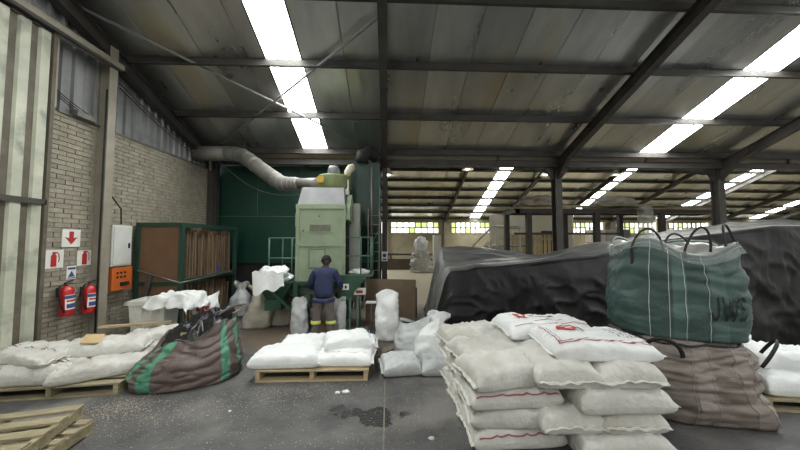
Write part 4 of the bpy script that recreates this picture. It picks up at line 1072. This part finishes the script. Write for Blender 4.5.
# ======================= wall signs, extinguishers, electric boxes
WX = XL+.03
def sgn(y, z, w_, h_, nm, label):
    s = empty('wall_sign', (WX, y, z), 0, label, 'sign')
    MB().box(WX, WX+.008, y-w_/2, y+w_/2, z-h_/2, z+h_/2).build('sign_plate', paper_m, s)
    return s
s = sgn(5.21, 1.93, .29, .29, '', 'white square sign with a red downward arrow on the brick wall')
R_ = WX+.009
MB().prism([(5.21-.035,2.04),(5.21+.035,2.04),(5.21+.035,1.93),(5.21+.10,1.95),(5.21,1.83),(5.21-.10,1.95),(5.21-.035,1.93)], R_, R_+.003, axis='x').build('red_arrow', red_m, s)
def extp(s, y, z):
    MB().prism([(y-.04,z-.12),(y+.04,z-.12),(y+.04,z+.05),(y+.015,z+.08),(y-.015,z+.08),(y-.04,z+.05)], R_, R_+.003, axis='x').build('red_cylinder', red_m, s)
    m = MB().prism([(y-.02,z+.08),(y+.02,z+.08),(y+.06,z+.11),(y-.02,z+.11)], R_, R_+.003, axis='x'); m.build('red_valve', red_m, s)
    MB().tube([(R_+.002,y+.02,z+.10),(R_+.002,y+.07,z+.08),(R_+.002,y+.08,z+.0),(R_+.002,y+.07,z-.05)], .006, 5).build('red_hose', red_m, s)
s = sgn(4.96, 1.60, .29, .29, '', 'white sign with red extinguisher pictogram, left one under the arrow sign'); extp(s, 4.96, 1.60)
s = sgn(5.44, 1.59, .24, .26, '', 'white sign with red extinguisher pictogram, right one beside the column'); extp(s, 5.44, 1.60)
s = sgn(5.24, 1.36, .15, .22, '', 'small white and blue notice with triangle between the extinguisher signs')
MB().prism([(5.185,1.29),(5.295,1.29),(5.24,1.385)], R_, R_+.003, axis='x').build('blue_triangle', blue_m, s)
MB().box(R_, R_+.003, 5.18, 5.30, 1.41, 1.445).build('blue_heading', blue_m, s)
MB().box(R_, R_+.003, 5.18, 5.30, 1.265, 1.28).build('blue_caption', blue_m, s)
redp = M('extinguisher_red', (176,28,34), (190,36,40), 3, .3, spec=.6)
def exting(y, z, label, hs, tilt):
    e = empty('fire_extinguisher', (XL+.165, y, z), 0, label, 'extinguisher', 'fire extinguishers on the brick wall')
    e.rotation_euler = (tilt, 0, 0)
    MB().lathe([(.0,-.25),(.075,-.25),(.088,-.23),(.09,.14),(.075,.19),(.035,.215),(.03,.23),(0,.23)], n=20).build('cylinder', redp, e, local=True)
    MB().lathe([(0,.225),(.022,.225),(.022,.27),(0,.27)], n=10).build('valve', steel, e, local=True)
    MB().beam((0,-.03,.275),(.0,.10,.30),.02,.012).beam((0,-.03,.262),(.0,.09,.255),.02,.01).build('handle', dark, e, local=True)
    MB().tube([(.0,-.02,.25),(.03,-.11*hs-.02,.24),(.04,-.15*hs,.12),(.05,-.13*hs,-.06),(.06,-.09*hs,-.18)], .012, 7).build('hose', dark, e, local=True)
    def lab(a, b, r=.0925, z0=-.14, z1=.09):
        t = lerp(-.95, .95, a); return Vector((r*math.cos(t), r*math.sin(t), lerp(z0, z1, b)))
    MB().grid(lab, 14, 3).build('label', paper_m, e, local=True)
    MB().grid(lambda a, b: lab(a, b, .0935, .03, .08), 14, 2).build('label_stripe', blue_m, e, local=True)
    MB().grid(lambda a, b: lab(lerp(.1,.9,a), b, .0935, -.02, .01), 14, 2).build('label_stripe', red_m, e, local=True)
    MB().grid(lambda a, b: lab(lerp(.1,.9,a), b, .0935, -.12, -.05), 14, 2).build('label_stripe', blue_m, e, local=True)
    MB().box(-.13,-.085,-.03,.03,.05,.2).build('bracket', steel, e, local=True)
exting(5.06, .94, 'red fire extinguisher on the brick wall, left one under the small notice', 1, .05)
exting(5.42, .90, 'red fire extinguisher on the brick wall, right one beside the steel column', 1, -.03)
wbx = empty('electric_cabinet', (-5.2, 6.0, 1.7), 0, 'white metal electric cabinet mounted above the orange box', 'cabinet')
o = MB().box(-5.268,-5.10,5.76,6.20,1.40,2.18).build('cabinet_body', M('off_white', (196,198,192), (210,212,206), 3, .45), wbx); bevel(o, .01)
o = MB().box(-5.10,-5.085,5.79,6.17,1.43,2.15).build('door', MATS['off_white'], wbx); bevel(o, .004)
MB().box(-5.085,-5.07,6.10,6.13,1.74,1.84).build('handle', dark, wbx)
MB().tube([(-5.15,6.0,2.2),(-5.15,5.98,2.5),(-5.2,5.85,2.7),(-5.24,5.75,2.9)], .012, 6).build('conduit', black_m, wbx)
obx = empty('orange_box', (-5.2, 6.0, 1.1), 0, 'orange electric switch box mounted below the white cabinet', 'box')
org = M('orange_paint', (196,98,40), (208,112,50), 3, .45)
o = MB().box(-5.268,-5.08,5.78,6.22,.95,1.38).build('box_body', org, obx); bevel(o, .01)
for i, (y, z) in enumerate(((5.88,1.28),(5.96,1.28),(6.04,1.28),(5.88,1.2),(5.96,1.2),(6.04,1.2))): MB().lathe([(.018,0),(.018,.015)], (-5.08,y,z), 10, 'x').build('button', dark, obx)
MB().box(-5.08,-5.05,5.95,6.12,1.03,1.10).build('socket', dark, obx)

# ======================= roof bracing rods, lamps
for i, (a, b_) in enumerate((((-.16,5.0,5.75),(-5.1,8.75,4.42)), ((-5.1,5.0,5.75),(-.16,8.8,4.42)))):
    MB().tube([a, b_], .026, 8).build('bracing_rod', galv, ceil)
for x0 in (-.1,):
    MB().tube([(-.2,8.75,4.3),(-1.0,7.9,3.4)], .02, 6).build('bracing_rod', steel2, ceil)
lampm = emis('lamp_glow', (255,246,226), 14)
for i, (x, y, z, lb) in enumerate(((4.6,17.0,6.0,'white bell shaped lamp hanging beyond the gutter near the middle of the hall'), (-.02,13.0,4.75,'white bell shaped lamp hanging just right of the centre column top'), (14.6,18.5,6.1,'white bell shaped lamp hanging left of the second right column'), (9.9,18.3,6.0,'white bell shaped lamp hanging above the storage rack'))):
    l = empty('hanging_lamp', (x, y, z), 0, lb, 'lamp', 'bell lamps hanging from the far roof')
    MB().lathe([(.05,.3),(.10,.26),(.16,.12),(.34,-.05),(.33,-.05),(.15,.11),(.09,.24),(.04,.28)], n=20).build('lamp_shade', paper_m, l, local=True)
    MB().lathe([(0,-.04),(.09,-.02),(.10,.04),(.05,.12),(0,.12)], n=12).build('bulb', lampm, l, local=True)
    zt = rz_far(y)-.2-z
    MB().tube([(0,0,.28),(0,0,max(.35,zt))], .012, 5).build('suspension', steel, l, local=True)

# ======================= far storage frame, stairs, stack of bags
SR_ = 0; fr = empty('storage_rack', (9, 11.5, 0), 0, 'long dark steel storage rack with timber and sheeting lying on top', 'frame')
dk = M('frame_dark', (44,40,38), (60,56,52), 3, .6)
fxs = [(4.9,12.2),(5.35,11.2),(7.35,12.2),(8.0,11.2),(10.6,11.2),(10.2,12.8),(13.0,11.2)]
for x, y in fxs: MB().box(x-.09,x+.09,y-.09,y+.09,0,3.0).build('post', dk, fr)
MB().box(4.8,13.2,11.1,11.3,2.93,3.08).build('top_beam', dk, fr)
MB().box(4.8,13.2,12.1,12.3,2.93,3.08).build('top_beam', dk, fr)
MB().box(4.8,9.0,11.15,11.25,2.1,2.18).build('middle_rail', dk, fr)
for x in (4.9, 13.0): MB().box(x-.08,x+.08,11.1,12.3,2.93,3.08).build('end_beam', dk, fr)
random.seed(4)
for k in range(9):
    x = 5.4+.8*k; a = random.uniform(-.06,.06)
    o = MB().box(-1.1,1.1,-.12,.12,0,.06).thing('plank', wood_old, (x+.4, 11.2+.13*(k%5), 3.08+.06*(k%3)), ['first','second','third','fourth','fifth','sixth','seventh','eighth','ninth'][k]+' timber from the left lying on top of the storage rack', 'plank', 'timbers on the storage rack', world=False, rz=a)
pale = M('pale_sheet', (150,140,122), (184,176,160), 4, .5, bump=.4, bscale=10)
for k, (x, sx, lb) in enumerate(((5.9,.8,'heap of pale sheeting on the left end of the storage rack'), (8.9,.7,'heap of pale sheeting on the middle of the storage rack'))):
    crumple((x, 11.4, 3.2), sx, .4, .26, 40+k, lb, pale, nm='sheeting_heap', cat='sheeting')
# clear plastic hanging from the frame
hg = MB().grid(lambda a, b: Vector((.22*math.cos(2*PI*a)*(1+.9*nz((a*6, b*6, 0),1,2))*(1.2-.5*abs(b-.5)), .2*math.sin(2*PI*a)*(1+.5*nz((a*6, b*4, 1),1,3)), lerp(0, -1.05, b))), 30, 20, wrapu=True)
hg.thing('hanging_plastic', clear(M('hanging_film', (190,190,182), (214,214,206), 5, .3, bump=.5, bscale=8), .4), (9.75, 10.95, 3.2), 'crumpled clear plastic hanging from the right part of the storage rack', 'plastic', world=False)
stt = empty('steel_stairs', (4.4, 14.8, 0), 0, 'pale steel stair with tubular hand rails beyond the tarpaulin', 'stairs')
wr_ = M('white_rail', (196,194,184), None, rough=.4)
def RB(*pts): MB().tube(pts, .05, 8).build('hand_rail', wr_, stt)
RB((3.9,15,1.2),(5.3,15,2.6),(6.6,15,2.6),(6.7,15,2.5),(6.7,15,.9)); RB((5.5,15,.9),(5.5,15,2.35),(5.65,15,2.5),(6.9,15,2.5))
RB((4.6,15,1.3),(5.2,15,2.0),(5.2,15,1.0))
MB().beam((3.7,15.2,.1),(5.3,15.2,1.6),.05,.2).build('stringer', wr_, stt); MB().beam((3.7,15.9,.1),(5.3,15.9,1.6),.05,.2).build('stringer', wr_, stt)
for k in range(7): MB().box(3.75+.24*k,3.97+.24*k,15.2,15.9,.25+.2*k,.28+.2*k).build('tread', steel2, stt)
MB().box(5.3,7.2,15.2,15.9,1.55,1.62).build('landing', steel2, stt)
# fence-like panels & office beyond
pn = empty('timber_screen', (7.4, 17.0, 0), 0, 'pale slatted timber screen standing beyond the storage rack', 'screen')
for k in range(16): MB().box(6.6+.24*k,6.76+.24*k,17.0,17.04,.0,2.2).build('slat', M('slat_wood', (170,152,112), (190,172,134), 3, .8) if k == 0 else MATS['slat_wood'], pn)
for z in (.3,1.9): MB().box(6.5,10.5,17.04,17.1,z,z+.1).build('rail', wood_old, pn)
ob = empty('partition_box', (7.6, 19.5, 0), 0, 'pale corrugated partition cabin with doorway beyond the storage rack', 'cabin')
MB().box(6.9,12.6,20.0,20.1,0,3.6).build('cabin_wall', M('cabin_wall', (170,166,152), (186,182,168), 1, .8), ob)
for k in range(11): MB().box(6.92+.52*k,7.40+.52*k,19.97,20.0,1.2,1.95).build('cabin_panel', MATS['cabin_wall'], ob)
MB().box(10.4,11.3,19.94,19.99,0,2.5).build('doorway', dark, ob)
MB().box(6.85,6.95,19.95,20.1,0,3.6).build('cabin_post', wr_, ob); MB().box(12.55,12.65,19.95,20.1,0,3.6).build('cabin_post', wr_, ob)
# distant stacked bags
for k, (x, z, sx, sz, lb) in enumerate(((2.0,.0,.72,.30,'lowest bag in the far pile in the bright aisle'), (1.95,.36,.66,.34,'second bag up in the far pile in the bright aisle'), (1.95,.82,.46,.36,'upright bag in the middle of the far pile in the aisle'), (1.95,1.26,.38,.52,'topmost pointed white bag on the far pile in the aisle'))):
    crumple((x, 17.7, z), sx, .45, sz, 60+k, lb, sack_w if k == 3 else sack_m, nm='bulk_sack')
MB().box(2.75,3.2,18.0,18.4,0,2.2).thing('white_cabinet', tub_m, (3,18.2,0), 'narrow white cabinet standing right of the far pile of bags', 'cabinet')
# goods far right between the columns, seen above the tarpaulin
random.seed(12)
for k, (x, y, w__, h_, c_, lb) in enumerate(((14.5,20,1.6,2.6,(176,170,156),'pale crate stack beyond the second right column'), (17.5,21,2.2,2.4,(150,146,136),'grey crate stack in the far right of the hall'), (22,22,2.5,2.7,(184,180,170),'white crate stack in the far right corner'), (12.6,16,.8,2.5,(120,116,108),'narrow grey cabinet right of the storage rack'))):
    o = empty('crate_stack', (x, y, 0), 0, lb, 'crate')
    mt = M('crate%d' % k, c_, tuple(v+14 for v in c_), 2, .8)
    for q in range(3): bevel(MB().box(x-w__/2+.04*q, x+w__/2-.03*q, y-.5, y+.5, h_*q/3+.02, h_*(q+1)/3-.02).build('crate', mt, o), .03)
# ======================= the worker, seen from behind, bending slightly over the sacks
skin_c = M('skin', (62,44,36), (74,54,44), 5, .5)
navy = M('navy_jacket', (34,40,72), (44,52,86), 5, .8, bump=.4, bscale=14)
greyt = M('grey_trousers', (96,88,86), (112,104,100), 5, .85, bump=.4, bscale=14)
hivis = M('reflective_yellow', (206,214,96), (220,226,130), 6, .4)
hairm = M('dark_cap', (22,22,24), (32,32,34), 6, .9)
boot = M('boots', (30,28,28), (40,38,36), 5, .6)
P0 = (-1.22, 5.80, 0)
pers = empty('person', P0, 0, 'worker seen from behind in navy jacket, grey trousers with yellow reflective bands, head bowed', 'person'); pers.scale = (1.1,1.05,.95)
def skin(name, verts, edges, mat, parent, sub=2, root=0):
    """verts: (x,y,z,rx,ry)"""
    me = bpy.data.meshes.new(name); me.from_pydata([v[:3] for v in verts], edges, []); o = bpy.data.objects.new(name, me); col.objects.link(o)
    o.parent = parent; me.materials.append(mat)
    md = o.modifiers.new('skin', 'SKIN'); md.use_smooth_shade = True
    for i, v in enumerate(verts):
        sv = me.skin_vertices[0].data[i]; sv.radius = (v[3], v[4] if len(v) > 4 else v[3]); sv.use_root = (i == root)
    s_ = o.modifiers.new('sub', 'SUBSURF'); s_.levels = sub; s_.render_levels = sub
    return o
# person faces +Y (away from the camera)
bodyv = [(0,0,.90,.09,.07),(0,.02,1.06,.115,.09),(0,.06,1.24,.13,.095),(0,.10,1.36,.09,.07),(0,.16,1.44,.052,.052),(0,.21,1.50,.05,.05),
 (.17,.09,1.33,.055,.055),(.25,.12,1.10,.042,.042),(.22,.32,.92,.035,.035),(.20,.42,.86,.026,.02),
 (-.17,.09,1.33,.055,.055),(-.25,.12,1.10,.042,.042),(-.22,.32,.92,.035,.035),(-.20,.42,.86,.026,.02),
 (.08,0,.84,.06,.06),(.13,.03,.48,.06,.06),(.15,0,.10,.04,.04),(.15,.10,.04,.035,.03),
 (-.08,0,.84,.06,.06),(-.12,.03,.48,.06,.06),(-.15,0,.10,.04,.04),(-.15,.10,.04,.035,.03)]
be = [(0,1),(1,2),(2,3),(3,4),(4,5),(3,6),(6,7),(7,8),(8,9),(3,10),(10,11),(11,12),(12,13),(0,14),(14,15),(15,16),(16,17),(0,18),(18,19),(19,20),(20,21)]
skin('body', bodyv, be, skin_c, pers)
# head with face, ears; bowed
hd = MB()
def headf(a, b):
    th = 2*PI*a; ph = (b-.5)*PI; c = math.cos(ph)
    d = Vector((c*math.sin(th), c*math.cos(th), math.sin(ph)))   # +Y is the face
    x, y, z = d.x*.076, d.y*.098, d.z*.118
    if d.z < 0: x *= 1+.25*d.z*(.6+.4*max(0,d.y)); y *= 1+.10*d.z
    if d.y > .5:
        y += .020*math.exp(-((d.x/.16)**2+((d.z+.12)/.18)**2))                                     # nose
        y -= .010*math.exp(-(((abs(d.x)-.38)/.16)**2+((d.z-.05)/.12)**2))                          # eye sockets
        y += .006*math.exp(-((d.x/.3)**2+((d.z+.48)/.07)**2))                                      # lips
    return Vector((x, y, z))
hd.grid(headf, 32, 24, wrapu=True)
for s_ in (-1, 1):
    hd.grid(lambda a, b, s_=s_: Vector((s_*(.076+.012*math.sin(PI*b)), -.005+.018*math.cos(2*PI*a)*math.sin(PI*b), -.01+.032*math.sin(2*PI*a)*math.sin(PI*b)+.0*b)), 12, 6, wrapu=True)
ho = hd.build('head', skin_c, pers, local=True); ho.location = (0,.22,1.56); ho.rotation_euler = (-.55,0,.05)
eye = MB()
for s_ in (-1,1): eye.lathe([(0,-.011),(.008,-.008),(.011,0),(.008,.008),(0,.011)], (s_*.028,.083,.006), 10)
eye.build('eyes', paper_m, ho, local=True)
def capf(a, b):
    th = 2*PI*a; lim = -.18+ .35*max(0, math.cos(th)); ph = lerp(math.asin(max(-.9,min(.9,lim))), PI/2, b); c = math.cos(ph)
    return Vector((c*math.sin(th)*.083, c*math.cos(th)*.105-.003, math.sin(ph)*.127))
cp = MB().grid(capf, 32, 12, wrapu=True).build('knitted_cap', hairm, ho, local=True); solid(cp, .008, 1)
# jacket
jv = [(0,0,.80,.195,.145),(0,.02,1.06,.175,.125),(0,.06,1.22,.18,.12),(0,.10,1.36,.12,.09),(0,.14,1.42,.07,.06),
 (.165,.09,1.35,.075,.075),(.265,.12,1.12,.062,.062),(.235,.32,.95,.05,.05),(-.165,.09,1.35,.075,.075),(-.265,.12,1.12,.062,.062),(-.235,.32,.95,.05,.05)]
je = [(0,1),(1,2),(2,3),(3,4),(3,5),(5,6),(6,7),(3,8),(8,9),(9,10)]
j = skin('jacket', jv, je, navy, pers)
tx = bpy.data.textures.new('folds', 'CLOUDS'); tx.noise_scale = .12
dm = j.modifiers.new('folds', 'DISPLACE'); dm.texture = tx; dm.strength = .03; dm.texture_coords = 'LOCAL'
MB().lathe([(.168,0),(.175,.02),(.175,.05),(.168,.07)], (0,0,0), 24).build('jacket_hem', navy, pers, local=True).location = (0,-.0,.77)
bpy.data.objects['jacket_hem'].scale = (1.1,.86,1)
MB().lathe([(.062,0),(.066,.03),(.060,.04)], (0,0,0), 18).build('collar', navy, pers, local=True).location = (0,.155,1.42)
# trousers
tv = [(0,0,.93,.14,.11),(.085,0,.80,.105,.105),(.115,.03,.48,.08,.08),(.14,0,.12,.075,.075),(.14,0,.05,.07,.07),(-.085,0,.80,.105,.105),(-.115,.03,.48,.08,.08),(-.14,0,.12,.075,.075),(-.14,0,.05,.07,.07)]
t_ = skin('trousers', tv, [(0,1),(1,2),(2,3),(3,4),(0,5),(5,6),(6,7),(7,8)], greyt, pers)
dm = t_.modifiers.new('folds', 'DISPLACE'); dm.texture = tx; dm.strength = .025; dm.texture_coords = 'LOCAL'
for s_ in (-1, 1):
    o = MB().lathe([(.083,-.03),(.087,-.02),(.087,.02),(.083,.03)], n=20).build('reflective_band', hivis, pers, local=True); o.location = (s_*.127,.012,.37)
    sh = MB()
    def shoe(a, b, s_=s_):
        th = 2*PI*a; r = math.sin(PI*min(b, .5)) if b < .5 else 1-(b-.5)*.9
        y = .15*math.cos(th)*r+.045*(1-b); return Vector((.052*math.sin(th)*r, y*(1 if b < .5 else .75), lerp(0, .10, b)))
    sh.grid(shoe, 24, 10, wrapu=True); o = sh.build('boot', boot, pers, local=True); o.location = (s_*.15,.02,0); o.rotation_euler = (0,0,-s_*.2)
    # hands: palm plus five curled fingers closing on the sack rim
    hx, hy, hz_ = s_*.20, .42, .86
    hv = [(hx,hy,hz_,.028,.018),(hx,hy+.06,hz_-.03,.036,.016)]; he = [(0,1)]
    for k in range(4):
        ox = (k-1.5)*.019; L_ = (.034,.040,.038,.030)[k]; b0 = len(hv)
        hv += [(hx+ox,hy+.085,hz_-.045,.0095,.0095),(hx+ox,hy+.085+L_,hz_-.06,.0085,.0085),(hx+ox,hy+.085+L_*1.3,hz_-.06-L_*.8,.0075,.0075)]
        he += [(1,b0),(b0,b0+1),(b0+1,b0+2)]
    b0 = len(hv); hv += [(hx-s_*.035,hy+.03,hz_-.03,.011,.011),(hx-s_*.050,hy+.07,hz_-.055,.0095,.0095),(hx-s_*.045,hy+.095,hz_-.075,.0085,.0085)]
    he += [(0,b0),(b0,b0+1),(b0+1,b0+2)]
    skin('hand', hv, he, skin_c, pers, 1)

# ======================= spilled grain and litter on the floor
random.seed(77)
gm = MB()
def kernel(x, y, s_):
    a = random.uniform(0, PI); c, d = math.cos(a)*s_, math.sin(a)*s_
    gm.add([(x+c,y+d,.002),(x-c,y-d,.002),(x-d*.6,y+c*.6,.002),(x+d*.6,y-c*.6,.002),(x,y,.002+s_*.7)], [(0,2,4),(2,1,4),(1,3,4),(3,0,4)])
for k in range(3800):
    r = random.random()
    if r < .28: x, y = random.gauss(-3.05,.22), random.gauss(3.62,.16)
    elif r < .55:
        t = random.random(); x = -2.9+2.2*t+random.gauss(0,.2); y = 3.3+.75*t+random.gauss(0,.18)
    elif r < .75: x, y = random.uniform(-3.2,.6), random.uniform(2.3,4.1)
    elif r < .86: x, y = random.gauss(-1.4,.6), random.gauss(5.9,.25)
    else: x, y = random.uniform(-2.6,1.0), random.uniform(2.2,5.5)
    kernel(x, y, random.uniform(.003,.007))
gr = gm.thing('spilled_grain', M('grain', (178,164,138), (204,198,184), 8, .7), (-1.5,3.8,0), 'pale grain kernels scattered over the dark floor', 'grain', kind='stuff')
for k, (x, y, s_, lb) in enumerate(((-.62,3.85,.022,'small white lump on the floor in front of the centre pallet, left one'), (-.52,3.86,.03,'larger white lump on the floor in front of the centre pallet, right one'), (-1.75,3.5,.012,'tiny white scrap on the floor left of the wet stain'), (.42,2.95,.02,'small pale scrap on the floor right of the wet stain'))):
    crumple((x, y, .0), s_*1.4, s_, s_*.7, 80+k, lb, sack_w if k < 3 else sack_g, nm='paper_scrap', cat='scrap')
# concrete kerb strip by the upright sack
MB().beam((-.35,4.9,.01),(.25,5.6,.01),.16,.02).thing('wooden_batten', M('kerb', (104,96,84), (120,112,98), 4, .85), (0,5.2,0), 'flat timber batten on the floor left of the grey sacks', 'batten')
